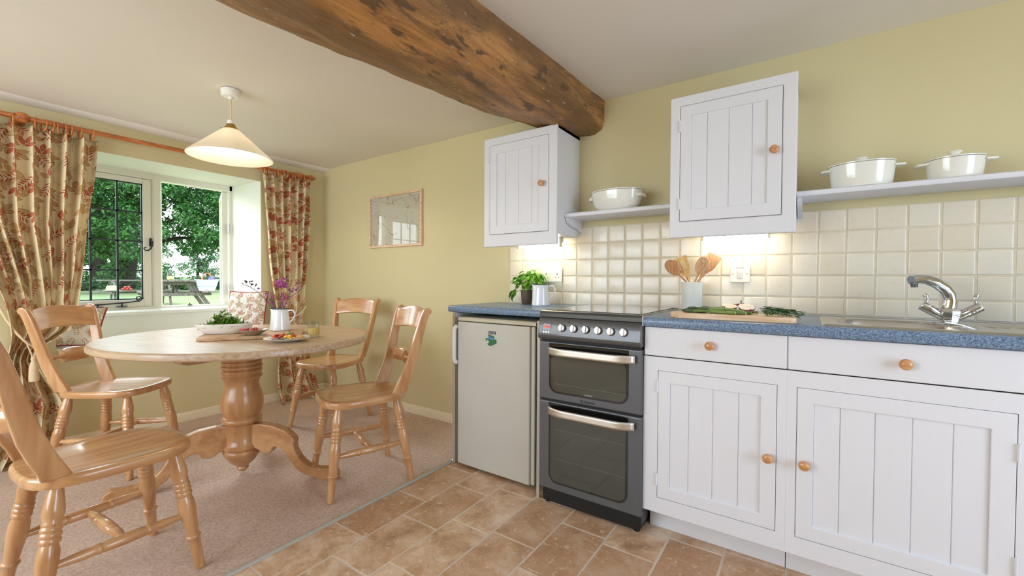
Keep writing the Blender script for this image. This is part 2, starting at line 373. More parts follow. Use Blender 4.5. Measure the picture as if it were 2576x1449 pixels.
def map_mat():
    t = NT('old_map_print'); v = t.coord('UV')
    a = t.noise(v, 5, 4); b = t.noise(v, 90, 3, .7); c = t.noise(v, 14, 3, .6)
    col = t.ramp(b, [(.35, S(196, 186, 158)), (.55, S(222, 216, 198)), (.7, S(214, 204, 176))])
    col = t.mix(t.maprange(a, .5, .7, 0, .5), col, S(206, 214, 180))
    col = t.mix(t.maprange(c, .62, .70, 0, .55), col, S(196, 162, 110))
    col = t.mix(t.maprange(b, .66, .7, 0, .7), col, S(186, 128, 108))
    l = t.math('ABSOLUTE', t.math('SUBTRACT', t.noise(v, 2.2, 4, .55), .5))
    col = t.mix(t.maprange(l, .003, .008, .7, 0), col, S(150, 140, 120))
    s2 = t.n('SeparateXYZ'); t.t.links.new(v, s2.inputs[0])
    key = t.math('MULTIPLY', t.math('LESS_THAN', s2.outputs[0], .15), t.math('GREATER_THAN', s2.outputs[1], .76))
    kl = t.mix(t.math('MULTIPLY', t.math('GREATER_THAN', t.math('FRACT', t.math('MULTIPLY', s2.outputs[1], 48)), .6), t.math('GREATER_THAN', t.noise(v, 120, 1), .48)), S(226, 220, 212), S(170, 160, 152))
    col = t.mix(key, col, kl)
    t.set(color=col, rough=.7); return t.m
M['map'] = map_mat()
M['tree_leaf'] = leafmat('tree_leaf', S(28, 74, 36), S(84, 136, 64), .5, .35)
M['hedge_leaf'] = leafmat('hedge_leaf', S(36, 72, 36), S(86, 124, 64), .6, .25)
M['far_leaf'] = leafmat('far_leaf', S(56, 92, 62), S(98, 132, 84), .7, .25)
M['bark'] = plain('dark_bark', S(48, 44, 36), .95, var=.3, scale=6)
M['lawn'] = plain('mown_lawn', S(130, 142, 100), 1, spec=.1, var=.12, scale=1.5)
M['meadow'] = plain('meadow_grass', S(104, 124, 78), 1, spec=.1, var=.2, scale=.6)
M['straw'] = plain('straw_hat', S(214, 188, 138), .8, var=.1, scale=40)
def stripes():
    t = NT('striped_basket_cloth'); v = t.coord(); s2 = t.n('SeparateXYZ'); t.t.links.new(v, s2.inputs[0])
    f = t.math('FRACT', t.math('MULTIPLY', s2.outputs[2], 7))
    t.set(color=t.ramp(f, [(0, S(232, 234, 240)), (.3, S(226, 196, 214)), (.5, S(150, 190, 226)), (.7, S(236, 236, 242)), (.9, S(120, 190, 196))]), rough=.8); return t.m
M['stripes'] = stripes()
M['leather'] = plain('tan_leather', S(164, 96, 52), .5)
M['blue_cloth'] = plain('blue_cloth', S(86, 96, 190), .8)
M['teal'] = plain('teal_base', S(70, 130, 140), .7)
M['paper'] = plain('newsprint', S(214, 214, 210), .8, var=.2, scale=60)
M['boat_green'] = plain('boat_green', S(34, 112, 66), .35)
M['boat_blue'] = plain('boat_blue', S(102, 148, 200), .35)
M['boat_white'] = plain('boat_white', S(236, 232, 220), .35)
M['boat_red'] = plain('boat_red', S(160, 40, 40), .35)
M['dark_blue'] = plain('boat_window', S(20, 36, 90), .3)

# ------------------------------------------------------------------ mesh helpers
class MB:
    def __init__(s): s.v = []; s.f = []; s.mi = []; s.uv = None; s.cur = 0
    def add(s, vs, fs, mat=None):
        b = len(s.v); s.v += [tuple(q) for q in vs]
        for f in fs: s.f.append(tuple(i+b for i in f)); s.mi.append(s.cur if mat is None else mat)
        return s
    def box(s, x0, x1, y0, y1, z0, z1, mat=None):
        return s.add([(x, y, z) for x in (x0, x1) for y in (y0, y1) for z in (z0, z1)],
                     [(0, 1, 3, 2), (4, 6, 7, 5), (0, 4, 5, 1), (2, 3, 7, 6), (0, 2, 6, 4), (1, 5, 7, 3)], mat)
    def prism(s, poly, a, b, axis='z', mat=None):
        """poly in the other two axes (x,y)/(x,z)/(y,z), extruded from a to b"""
        def P(p, t): return {'z': (p[0], p[1], t), 'y': (p[0], t, p[1]), 'x': (t, p[0], p[1])}[axis]
        n = len(poly); vs = [P(p, a) for p in poly]+[P(p, b) for p in poly]
        return s.add(vs, [tuple(range(n))[::-1], tuple(range(n, 2*n))]+[(i, (i+1) % n, n+(i+1) % n, n+i) for i in range(n)], mat)
    def lathe(s, prof, seg=24, origin=(0, 0, 0), axis=None, sx=1, sy=1, cap=True, mat=None):
        """prof: [(radius, height)]; axis: direction of the height"""
        q = Matrix.Identity(3) if axis is None else Vector(axis).to_track_quat('Z', 'Y').to_matrix()
        o = Vector(origin); vs = []
        for r, h in prof:
            for k in range(seg):
                a = 2*PI*k/seg; vs.append(o+q @ Vector((r*sx*math.cos(a), r*sy*math.sin(a), h)))
        fs = [(i*seg+k, i*seg+(k+1) % seg, (i+1)*seg+(k+1) % seg, (i+1)*seg+k) for i in range(len(prof)-1) for k in range(seg)]
        if cap:
            fs.append(tuple(range(seg))[::-1]); fs.append(tuple((len(prof)-1)*seg+k for k in range(seg)))
        return s.add(vs, fs, mat)
    def tube(s, pts, rad, seg=8, cap=True, flat=1.0, mat=None):
        pts = [Vector(p) for p in pts]; n = len(pts)
        if not hasattr(rad, '__len__'): rad = [rad]*n
        vs = []; ref = None
        for i, p in enumerate(pts):
            d = (pts[min(i+1, n-1)]-pts[max(i-1, 0)])
            if d.length < 1e-9: d = Vector((0, 0, 1))
            d.normalize()
            if ref is None:
                ref = Vector((0, 0, 1)) if abs(d.z) < .9 else Vector((1, 0, 0))
            sd = d.cross(ref)
            if sd.length < 1e-6: sd = d.orthogonal()
            sd.normalize(); up = sd.cross(d); ref = up
            for k in range(seg):
                a = 2*PI*k/seg; vs.append(p+sd*(rad[i]*math.cos(a))+up*(rad[i]*flat*math.sin(a)))
        fs = [(i*seg+k, i*seg+(k+1) % seg, (i+1)*seg+(k+1) % seg, (i+1)*seg+k) for i in range(n-1) for k in range(seg)]
        if cap: fs.append(tuple(range(seg))[::-1]); fs.append(tuple((n-1)*seg+k for k in range(seg)))
        return s.add(vs, fs, mat)
    def torus(s, c, axis, R, r, seg=20, sub=8, a0=0, a1=2*PI, mat=None):
        q = Vector(axis).to_track_quat('Z', 'Y').to_matrix(); c = Vector(c)
        n = seg+1 if a1-a0 < 2*PI-.01 else seg
        pts = [c+q @ Vector((R*math.cos(a0+(a1-a0)*i/seg), R*math.sin(a0+(a1-a0)*i/seg), 0)) for i in range(n)]
        if n != seg: return s.tube(pts, r, sub, mat=mat)
        vs = []
        for i in range(seg):
            a = 2*PI*i/seg
            for k in range(sub):
                b = 2*PI*k/sub; vs.append(c+q @ Vector(((R+r*math.cos(b))*math.cos(a), (R+r*math.cos(b))*math.sin(a), r*math.sin(b))))
        return s.add(vs, [(i*sub+k, ((i+1) % seg)*sub+k, ((i+1) % seg)*sub+(k+1) % sub, i*sub+(k+1) % sub) for i in range(seg) for k in range(sub)], mat)
    def grid(s, fn, nu, nv, uvfn=None, mat=None):
        b = len(s.v)
        s.add([fn(i/nu, j/nv) for j in range(nv+1) for i in range(nu+1)],
              [(j*(nu+1)+i, j*(nu+1)+i+1, (j+1)*(nu+1)+i+1, (j+1)*(nu+1)+i) for j in range(nv) for i in range(nu)], mat)
        if uvfn: s.uv = (s.uv or {}); s.uv.update({b+j*(nu+1)+i: uvfn(i/nu, j/nv) for j in range(nv+1) for i in range(nu+1)})
        return s
def frame_ring(x0, x1, z0, z1, hx0, hx1, hz0, hz1, ya, yb):
    o = [(x0, z0), (x1, z0), (x1, z1), (x0, z1)]; h = [(hx0, hz0), (hx1, hz0), (hx1, hz1), (hx0, hz1)]
    vs = [(x, ya, z) for x, z in o+h]+[(x, yb, z) for x, z in o+h]; fs = []
    for i in range(4):
        j = (i+1) % 4
        fs += [(i, j, 4+j, 4+i), (8+j, 8+i, 12+i, 12+j), (j, i, 8+i, 8+j), (4+i, 4+j, 12+j, 12+i)]
    return MB().add(vs, fs)
OFF = {}
def link(o, parent=None):
    COL.objects.link(o)
    if parent is not None: o.parent = parent
def obj(name, mb, mat, parent=None, smooth=30, bevel=0, seg=2, label=None, loc=None, solid=0, sub=0, kind=None):
    off = Vector((0, 0, 0)) if parent is None else OFF.get(parent.name, Vector((0, 0, 0)))
    if parent is None and loc is not None: off = Vector(loc)
    me = bpy.data.meshes.new(name)
    me.from_pydata([Vector(v)-off for v in mb.v], [], mb.f)
    mats = mat if isinstance(mat, (list, tuple)) else [mat]
    for m in mats: me.materials.append(m)
    if len(mats) > 1: me.polygons.foreach_set('material_index', mb.mi)
    if mb.uv:
        ul = me.uv_layers.new(name='uv')
        for lp in me.loops: ul.data[lp.index].uv = mb.uv.get(lp.vertex_index, (0, 0))
    me.validate(); me.update()
    if smooth:
        me.shade_smooth()
        if smooth < 180: me.set_sharp_from_angle(angle=math.radians(smooth))
    o = bpy.data.objects.new(name, me); link(o, parent)
    if parent is None and loc is not None: o.location = loc
    OFF[o.name] = off
    if solid:
        md = o.modifiers.new('thickness', 'SOLIDIFY'); md.thickness = solid; md.offset = 0
    if bevel:
        md = o.modifiers.new('bevel', 'BEVEL'); md.width = bevel; md.segments = seg; md.limit_method = 'ANGLE'; md.angle_limit = math.radians(40)
    if sub:
        md = o.modifiers.new('subdivision', 'SUBSURF'); md.levels = sub; md.render_levels = sub
    if label: o['label'] = label
    if kind: o['kind'] = kind
    return o
def thing(name, label, cat, loc=(0, 0, 0), group=None, kind=None):
    o = bpy.data.objects.new(name, None); COL.objects.link(o); o.location = loc; o.empty_display_size = .05
    OFF[o.name] = Vector(loc); tag(o, label, cat, group, kind); return o
def tag(o, label, cat, group=None, kind=None):
    if label: o['label'] = label
    if cat: o['category'] = cat
    if group: o['group'] = group
    if kind: o['kind'] = kind
    return o
def struct(o): o['kind'] = 'structure'; return o
def dup(root, loc=None, rz=None, label=None, group=None):
    r = root.copy(); COL.objects.link(r)
    if loc is not None: r.location = loc
    if rz is not None: r.rotation_euler = (0, 0, rz)
    if label: r['label'] = label
    if group: r['group'] = group
    def kids(a, b):
        for ch in a.children[:]:
            c = ch.copy(); COL.objects.link(c); c.parent = b; kids(ch, c)
    kids(root, r); return r
def text(name, body, size, mat, parent, loc, rot=(PI/2, 0, 0), extrude=.0003, sx=1.0):
    c = bpy.data.curves.new(name, 'FONT'); c.body = body; c.size = size; c.extrude = extrude; c.align_x = 'CENTER'; c.align_y = 'CENTER'
    c.materials.append(mat); tmp = bpy.data.objects.new('tmp', c); COL.objects.link(tmp)
    me = bpy.data.meshes.new_from_object(tmp.evaluated_get(bpy.context.evaluated_depsgraph_get())); bpy.data.objects.remove(tmp); bpy.data.curves.remove(c)
    me.name = name; o = bpy.data.objects.new(name, me); link(o, parent)
    o.location = Vector(loc)-OFF.get(parent.name, Vector((0, 0, 0))); o.rotation_euler = rot; o.scale = (sx, 1, 1); return o
def smoothstep(a, b, x):
    t = max(0, min(1, (x-a)/(b-a))); return t*t*(3-2*t)
def interp(tab, x):
    """tab sorted by first item"""
    if x <= tab[0][0]: return tab[0][1]
    for (a, p), (b, q) in zip(tab, tab[1:]):
        if x <= b: return p+(q-p)*(x-a)/(b-a)
    return tab[-1][1]
def rrect(x0, x1, y0, y1, r, n=5):
    pts = []
    for cx, cy, a in ((x1-r, y1-r, 0), (x0+r, y1-r, 90), (x0+r, y0+r, 180), (x1-r, y0+r, 270)):
        for k in range(n+1):
            t = math.radians(a+90*k/n); pts.append((cx+r*math.cos(t), cy+r*math.sin(t)))
    return pts
def leaf_fan(n, L, W, curl=0.0):
    """a small pointed leaf, along +Y, n rows"""
    vs = []; fs = []
    for i in range(n+1):
        t = i/n; wd = W*math.sin(PI*min(1, t**.8))*.5 if 0 < i < n else .0006
        z = curl*L*t*t
        vs += [(-wd, L*t, z+.12*wd), (0, L*t, z-.25*wd), (wd, L*t, z+.12*wd)]
    for i in range(n):
        a = 3*i; fs += [(a, a+1, a+4, a+3), (a+1, a+2, a+5, a+4)]
    return vs, fs

# ================================================================== THE ROOM
XW, CZ = -2.79, 2.135            # window wall plane, ceiling height
XE, YF = 3.2, -4.2               # right wall, wall behind the camera
# --- floor: grout bed, tiles one by one, carpet
fl = obj('floor', MB().box(-.658, XE, YF, 0, -.06, -.0012), M['floor_grout'], smooth=0); struct(fl)
cols = [(-.653, -.455), (-.451, -.244), (-.240, -.037), (-.033, .175), (.179, .383), (.387, .598), (.602, .806), (.810, 1.013), (1.017, 1.225), (1.229, 1.435), (1.439, 1.645)]
base = [-.915, -1.057, -.957, -.927, -.70, -.737, -.54, -.86, -.66, -.93, -.78]
n_t = 0
for (a, b), y0 in zip(cols, base):
    y = y0
    while y < -.02: y += .357
    while y > -2.7:
        t0, t1 = min(y-.002, -.03), y-.355
        if t1 < -.06:
            cx, cy = (a+b)/2, (t0+t1)/2
            me = MB(); j = lambda: random.uniform(-.0012, .0012)
            hx, hy = (b-a)/2, (t0-t1)/2
            top = [(-hx+.003+j(), -hy+.003+j(), 0), (hx-.003+j(), -hy+.003+j(), 0), (hx-.003+j(), hy-.003+j(), 0), (-hx+.003+j(), hy-.003+j(), 0)]
            bot = [(-hx+.0005, -hy+.0005, -.0048), (hx-.0005, -hy+.0005, -.0048), (hx-.0005, hy-.0005, -.0048), (-hx+.0005, hy-.0005, -.0048)]
            me.add(top+bot, [(0, 1, 2, 3), (4, 5, 1, 0), (5, 6, 2, 1), (6, 7, 3, 2), (7, 4, 0, 3)])
            o = obj('tile', me, M['floor'], None, smooth=0); o.parent = fl; o.location = (cx, cy, 0); n_t += 1
        y -= .357
me = MB()
for ix in range(8):
    for iy in range(9):
        x0 = 1.649+ix*.19; y1 = -.03-iy*.3
        me.box(x0, x0+.186, y1-.296, y1, -.0048, 0)
for ix in range(18):
    for iy in range(4):
        x0 = -.653+ix*.21; y1 = -2.78-iy*.35
        me.box(x0, min(x0+.206, XE), y1-.346, y1, -.0048, 0)
obj('tile_field', me, M['floor'], fl, smooth=0, kind='stuff')
def carpet_fn(u, v):
    x, y = XW-.05+u*(-.668-XW+.05), YF+v*(0.02-YF)
    return (x, y, .008+.0012*math.sin(x*9+y*4)*math.sin(y*7))
obj('carpet', MB().grid(carpet_fn, 30, 50), M['carpet'], fl, smooth=180, label='beige cut-pile carpet')
me = MB().prism([(-.670, 0), (-.669, .009), (-.665, .0115), (-.660, .0115), (-.656, .006), (-.651, .0005), (-.651, 0)], YF, -.5, 'y')
struct(obj('trim_1', me, M['strip'], smooth=60))

# --- kitchen wall and its tiles
wb = obj('wall_back', MB().box(-3.3, XE+.1, .0, .12, -.06, 2.3), M['wall'], smooth=0); struct(wb)
T, TX, TZ = .0996, -.092, 1.4034
obj('grout', MB().box(-.592, 2.5, -.0058, 0, .925, TZ-.001), M['grout'], wb, smooth=0)
def tile_mesh(k, h):
    rnd = random.Random(k); m = MB(); g = .0475; hh = h/2-.0022
    n = 6; lim = [-1, -.975, -.93, -.86, .86, .93, .975, 1]; dep = [.0005, .0030, .0048, .0054, .0054, .0048, .0030, .0005]
    jit = [[(rnd.uniform(-.0007, .0007), rnd.uniform(-.0007, .0007)) for _ in range(8)] for _ in range(8)]
    def fn(u, v):
        i, j = round(u*7), round(v*7)
        d = min(dep[i], dep[j])+.0002*math.sin(i*1.3+k)*math.cos(j*1.1+k)*(0 < i < 7 and 0 < j < 7)
        return (lim[i]*g+jit[i][j][0], -.0035-d, lim[j]*hh+jit[i][j][1])
    m.grid(fn, 7, 7); return m
tproto = []
for k in range(5):
    o = obj('tile', tile_mesh(k, .0987), M['tile'], wb, smooth=60); tproto.append(o)
tlow = obj('tile', tile_mesh(9, .0775), M['tile'], wb, smooth=60)
first = True; used = set()
for j in range(5):
    for i in range(-5, 26):
        z0 = TZ-.0987*j; pr = tlow if j == 4 else tproto[random.randrange(5)]
        zc = z0-.0987/2 if j < 4 else z0-.0388
        if pr.name not in used: used.add(pr.name); o = pr
        else: o = pr.copy(); COL.objects.link(o)
        o.location = (TX+(i+.5)*T+random.uniform(-.0007, .0007), random.uniform(-.0008, .0004), zc+random.uniform(-.0006, .0006))
        o.rotation_euler = (random.uniform(-.008, .008), random.uniform(-.006, .006), random.uniform(-.01, .01))

# --- window wall: solid masonry round a splayed recess with a low seat
me = MB()
YR, YL, ZS, ZT = -.58, -1.80, .625, 1.915
RC = [(XW, YL), (XW, YR), (-3.36, -.63), (-3.36, YL+.05)]      # plan of the splayed recess
me.prism([(XW, 0.0), (-3.36, 0.0), (-3.36, -.63), (XW, YR)], -.06, 2.3)
me.prism([(XW, YL), (-3.36, YL+.05), (-3.36, YF-.1), (XW, YF-.1)], -.06, 2.3)
me.prism(RC, -.06, ZS); me.prism(RC, ZT, 2.3)
wl = obj('wall_left', me, [M['wall'], M['reveal']], smooth=0); struct(wl)
for p in wl.data.polygons:                     # the recess faces are white
    c = p.center; n = p.normal
    if c.x < XW-.05 and ((abs(n.y) > .9 and YL-.06 < c.y < YR+.06 and c.z > .3) or (n.z < -.9 and c.z < 2 and c.z > 1)): p.material_index = 1
obj('window_seat', MB().box(-3.36, XW+.085, YL+.01, YR-.03, ZS-.02, ZS+.004), M['reveal'], wl, bevel=.006)
obj('under_window_wall', MB().box(-3.36, -3.14, YL, YR-.02, ZS, .82), M['reveal'], wl, smooth=0)
# --- the other two walls with a daylight opening at right, a rear one added for the fill, ceiling
me = MB(); me.box(XE, XE+.12, YF-.1, -2.45, -.06, 2.3).box(XE, XE+.12, -1.05, .1, -.06, 2.3).box(XE, XE+.12, -2.45, -1.05, 1.98, 2.3).box(XE, XE+.12, -2.45, -1.05, -.06, .42)
struct(obj('wall_right', me, M['wall'], smooth=0))
me = MB(); me.box(-3.3, -2.45, YF-.12, YF, -.06, 2.3).box(.05, XE+.1, YF-.12, YF, -.06, 2.3).box(-2.45, .05, YF-.12, YF, 2.04, 2.3).box(-2.45, .05, YF-.12, YF, -.06, .66)
struct(obj('wall_front', me, M['wall'], smooth=0))
def ceil_fn(u, v):
    x, y = -3.3+u*(XE+.1+3.3), YF-.1+v*(-YF+.2)
    return (x, y, CZ+.004*math.sin(x*2.3+1)*math.sin(y*1.9)-(.012*smoothstep(-2.55, -2.8, x)))
me = MB(); me.grid(ceil_fn, 60, 40); me.box(-3.36, XE+.1, YF-.1, .1, 2.18, 2.3)
struct(obj('ceiling', me, M['ceiling'], smooth=180))
me = MB()                                          # rounded plaster lip where ceiling meets the window wall
pr = [(-2.80, 2.150), (-2.80, 2.108), (-2.775, 2.104), (-2.745, 2.106), (-2.715, 2.113), (-2.69, 2.124), (-2.675, 2.137), (-2.67, 2.150)]
me.grid(lambda u, v: (interp([(i/7, p[0]) for i, p in enumerate(pr)], u)+.004*math.sin(v*31), YF+v*(-YF), interp([(i/7, p[1]) for i, p in enumerate(pr)], u)+.004*math.sin(v*23+1)), 14, 60)
struct(obj('trim_2', me, M['ceiling'], smooth=180))
def skirting(name, pts_fn, a, b, axis):
    m = MB().prism(pts_fn, a, b, axis); return struct(obj(name, m, M['skirting'], smooth=40))
skirting('baseboard_left', [(XW, 0), (XW, .072), (XW+.010, .068), (XW+.016, .055), (XW+.016, 0)], YF, 0, 'y')
skirting('baseboard_back', [(0, 0), (0, .072), (-.010, .068), (-.016, .055), (-.016, 0)], XW, -.68, 'x')

# --- window_1: painted frame, leaded fixed light, casement standing open
win = thing('window_1', None, None, (-3.25, -1.2, .84), kind='structure')
FX = -3.235
me = MB()
me.box(-3.31, FX, YL-.0, YR-.03, 1.866, 1.925)      # head
me.box(-3.31, FX, YL-.0, YR-.03, .80, .858)        # bottom rail
me.box(-3.31, FX, -.646, -.60, .80, 1.925)
me.box(-3.31, FX, YL, -1.755, .80, 1.925)
obj('frame', me, M['frame'], win, smooth=0, bevel=.008)
obj('mullion', MB().prism([(-3.31, -1.196), (FX-.012, -1.196), (FX+.002, -1.184), (FX+.002, -1.141), (FX-.012, -1.129), (-3.31, -1.129)], .84, 1.88), M['frame'], win, smooth=30)
obj('sill', MB().prism([(-3.31, .80), (-3.31, .842), (-3.2, .842), (-3.125, .836), (-3.112, .826), (-3.115, .806), (-3.14, .80)], YL+.02, YR-.035, 'y'), M['reveal'], win, smooth=50)
def casement(name, y0, y1, parent, pane_cols, label=None):
    """sash in its own plane: local x = along width from y0 to y1, built at x about -3.27"""
    z0, z1 = .860, 1.864; s = .052
    m = MB(); m.box(-3.29, FX-.006, y0, y0+s, z0, z1); m.box(-3.29, FX-.006, y1-s, y1, z0, z1)
    m.box(-3.29, FX-.006, y0+s, y1-s, z1-.040, z1); m.box(-3.29, FX-.006, y0+s, y1-s, z0, z0+.056)
    c = obj(name, m, M['frame'], parent, smooth=0, bevel=.005, label=label)
    gy0, gy1, gz0, gz1 = y0+s, y1-s, z0+.056, z1-.040
    xm = -3.262
    for i in range(pane_cols):
        for k in range(4):
            a = gy0+(gy1-gy0)*i/pane_cols; b = gy0+(gy1-gy0)*(i+1)/pane_cols
            d = gz0+(gz1-gz0)*k/4; e = gz0+(gz1-gz0)*(k+1)/4
            obj('pane', MB().box(xm-.0015, xm+.0015, a, b, d, e), M['pane'], c, smooth=0)
    m = MB()
    for i in range(pane_cols+1):
        y = gy0+(gy1-gy0)*i/pane_cols; q = .006 if 0 < i < pane_cols else .008
        m.box(xm-.006, xm+.006, y-q, y+q, gz0, gz1)
    for k in range(5):
        z = gz0+(gz1-gz0)*k/4; q = .0055 if 0 < k < 4 else .008
        m.box(xm-.006, xm+.006, gy0, gy1, z-q, z+q)
    obj('lead_bars', m, M['lead'], c, smooth=0, label='dark lead glazing bars')
    return c
cl = casement('fixed_sash', -1.752, -1.198, win, 3)
# the open sash pivots on the right jamb and stands out into the garden
op = casement('open_sash', -1.126, -.650, win, 3)
hx, hy = -3.275, -.652
loc = OFF[win.name]; ang = math.radians(-109)
piv = Vector((hx, hy, 0))-Vector((loc.x, loc.y, 0))
op.matrix_local = Matrix.Translation(piv) @ Matrix.Rotation(ang, 4, 'Z') @ Matrix.Translation(-piv)
for zz in (1.53, .98):
    m = MB().box(-3.275, FX+.003, -.651, -.643, zz-.042, zz+.042).lathe([(.006, zz-.045), (.006, zz+.045)], 10, (FX+.002, -.648, 0))
    obj('hinge', m, M['silver'], win, smooth=40, label='steel butt hinge on the right jamb')
m = MB()     # black curled latch on the fixed sash
m.box(FX-.004, FX+.006, -1.214, -1.198, 1.335, 1.40)
m.tube([(FX+.004, -1.206, 1.375), (FX+.03, -1.204, 1.372), (FX+.034, -1.204, 1.355)], .006)
m.tube([(FX+.034, -1.204, 1.37), (FX+.035, -1.206, 1.34), (FX+.034, -1.215, 1.315), (FX+.032, -1.23, 1.30), (FX+.03, -1.248, 1.302), (FX+.03, -1.256, 1.316), (FX+.03, -1.249, 1.326), (FX+.03, -1.242, 1.320)], [.006, .006, .0055, .005, .0045, .004, .004, .005])
obj('latch', m, M['iron'], cl, smooth=60, label='black iron curled window latch')
m = MB()
pts = [(FX+.012, -1.64, .878), (FX+.012, -1.50, .886), (FX+.012, -1.36, .896), (FX+.012, -1.30, .905)]
for k in range(14):
    a = -1.2+k*.62; r = .021*(1-k/18)
    pts.append((FX+.012, -1.288+r*math.cos(a), .924+r*math.sin(a)))
m.tube(pts, [.005]*4+[.0045]*14)
for y in (-1.52, -1.385): m.tube([(FX+.012, y, .868), (FX+.012, y, .892)], .004).box(FX, FX+.02, y-.03, y+.03, .864, .869)
obj('stay', m, M['iron'], cl, smooth=60, label='black iron casement stay with curled end')
m = MB(); m.box(FX-.02, FX+.005, -.96, -.93, .857, .862).tube([(FX-.01, -.945, .86), (FX-.01, -.945, .875)], .004)
obj('stay_pin', m, M['iron'], win, smooth=60, label='black iron stay pin on the bottom rail')

# --- old beam across the ceiling
BT = [ # y, polygon (x,z) from ceiling left round the bottom to ceiling right
 (.0, [(-.43, 2.145), (-.395, 2.085), (-.28, 2.015), (-.18, 1.975), (-.075, 1.952), (.012, 1.95), (.052, 1.975), (.068, 2.02), (.072, 2.145)]),
 (-.5, [(-.62, 2.145), (-.50, 2.06), (-.37, 1.99), (-.25, 1.955), (-.12, 1.94), (-.02, 1.955), (.03, 2.0), (.05, 2.05), (.055, 2.145)]),
 (-1.1, [(-.645, 2.145), (-.57, 2.05), (-.44, 1.98), (-.31, 1.945), (-.17, 1.93), (-.05, 1.95), (.0, 2.0), (.02, 2.05), (.03, 2.145)]),
 (-1.7, [(-.75, 2.145), (-.66, 2.05), (-.50, 1.975), (-.36, 1.94), (-.20, 1.925), (-.07, 1.95), (-.01, 2.0), (.015, 2.05), (.02, 2.145)]),
 (-4.2, [(-.80, 2.145), (-.70, 2.05), (-.55, 1.975), (-.39, 1.94), (-.22, 1.925), (-.08, 1.95), (-.01, 2.0), (.015, 2.05), (.02, 2.145)])]
from mathutils import noise as mnoise
def beam_fn(u, v):
    y = -4.2*v
    tabs = sorted([(b[0], b[1]) for b in BT]); k = u*8; i = min(7, int(k)); fr = k-i
    def at(poly): return (poly[i][0]*(1-fr)+poly[i+1][0]*fr, poly[i][1]*(1-fr)+poly[i+1][1]*fr)
    x = interp([(b[0], at(b[1])[0]) for b in tabs], y); z = interp([(b[0], at(b[1])[1]) for b in tabs], y)
    n = mnoise.noise(Vector((x*6, y*2.2, z*6))); n2 = mnoise.noise(Vector((x*20, y*9, z*20+5)))
    e = min(1, 4*min(u, 1-u)+.15)
    z += e*(.015*n+.006*n2); x += .012*mnoise.noise(Vector((x*5+9, y*3, z*5)))+.004*n2
    return (x, y, z)
bm_ = obj('ceiling_beam', MB().grid(beam_fn, 48, 260), M['beam'], smooth=50, loc=(0, 0, 2.0))
tag(bm_, 'old rough oak beam with dark stains running across the ceiling', 'beam')

# ================================================================== KITCHEN UNITS
def knob(parent, x, y, z, name='knob', r=.0175, d=.034):
    m = MB().lathe([(.0001, 0), (.008, 0), (.007, .008), (.0075, .012), (r*.75, .016), (r, .022), (r*.98, .027), (r*.75, .032), (r*.35, d), (.0001, d+.0005)], 20, (x, y, z), (0, -1, 0))
    return obj(name, m, M['knob'], parent, smooth=60, label='round varnished wooden knob')
def plank_door(parent, x0, x1, z0, z1, yf, px0, px1, pz0, pz1, grooves, knob_at, hinge_x, hinges):
    """framed door; the planks of its panel are sub-parts. yf = front plane"""
    th = .020
    m = frame_ring(x0, x1, z0, z1, px0, px1, pz0, pz1, yf, yf+th)
    d = obj('door', m, M['white'], parent, smooth=0, bevel=.0018)
    e = [px0]+grooves+[px1]
    for a, b in zip(e, e[1:]):
        g0 = .0011 if a != px0 else 0; g1 = .0011 if b != px1 else 0
        dy = random.uniform(-.0006, .0006)
        pl = MB().box(a+g0, b-g1, yf+.0062+dy, yf+.014, pz0-.002, pz1+.002)
        obj('plank', pl, M['white'], d, smooth=0, bevel=.0014)
    obj('panel_back', MB().box(px0-.001, px1+.001, yf+.0095, yf+.019, pz0-.001, pz1+.001), M['white'], d, smooth=0)
    knob(d, *knob_at)
    for hz in hinges:
        hm = MB().lathe([(.0045, hz-.026), (.0045, hz+.026)], 10, (hinge_x, yf-.0025, 0)).box(hinge_x-.009, hinge_x+.009, yf-.001, yf+.002, hz-.026, hz+.026)
        obj('hinge', hm, M['white'], d, smooth=40)
    return d
YC = -.58
def base_unit(x0, x1, d0, d1, label, planks, drawer_knob, door_knob, hx, hinges):
    t = thing('base_cabinet', label, 'cabinet', (x0, YC, 0))
    m = MB()      # carcass, open at the top
    m.box(x0, x0+.018, YC+.02, -.02, .1146, .889).box(x1-.018, x1, YC+.02, -.02, .1146, .889).box(x0+.018, x1-.018, YC+.02, -.02, .1146, .135).box(x0, x1, -.02, -.012, .1146, .889)
    obj('carcass', m, M['white'], t, smooth=0)
    g = .0015; m = frame_ring(x0, x1, .1146, .7665, d0-g, d1+g, .1794-g, .7086+g, YC, YC+.02)      # face frame
    m.box(x0, x1, YC+.004, YC+.02, .769, .889)
    obj('face_frame', m, M['white'], t, smooth=0)
    obj('door_gap', MB().box(d0-.004, d1+.004, YC+.0195, YC+.024, .175, .713), M['black'], t, smooth=0)
    obj('drawer_gap', MB().box(x0+.001, x1-.001, YC+.001, YC+.01, .764, .772), M['black'], t, smooth=0)
    dr = obj('drawer', MB().box(x0+.0025, x1-.002, YC-.002, YC+.003, .7705, .8885), M['white'], t, smooth=0, bevel=.002)
    knob(dr, drawer_knob[0], YC-.001, drawer_knob[1])
    plank_door(t, d0, d1, .1794, .7086, YC, *planks, (door_knob[0], YC, door_knob[1]), hx, hinges)
    obj('plinth', MB().box(x0+.002, x1, YC+.10, YC+.115, .0, .113), M['white'], t, smooth=0, bevel=.002)
    return t
base_unit(.50, 1.0093, .56, .979, 'white base cabinet beside the cooker with small drawer above plank door', (.607, .929, .228, .661, [.679, .768, .857]), (.757, .832), (.954, .444), .557, (.645, .255))
base_unit(1.0095, 1.622, 1.0402, 1.559, 'wide white base cabinet under the sink with drawer and plank door', (1.088, 1.508, .228, .657, [1.161, 1.251, 1.341, 1.432]), (1.318, .826), (1.063, .445), 1.562, (.600, .275))
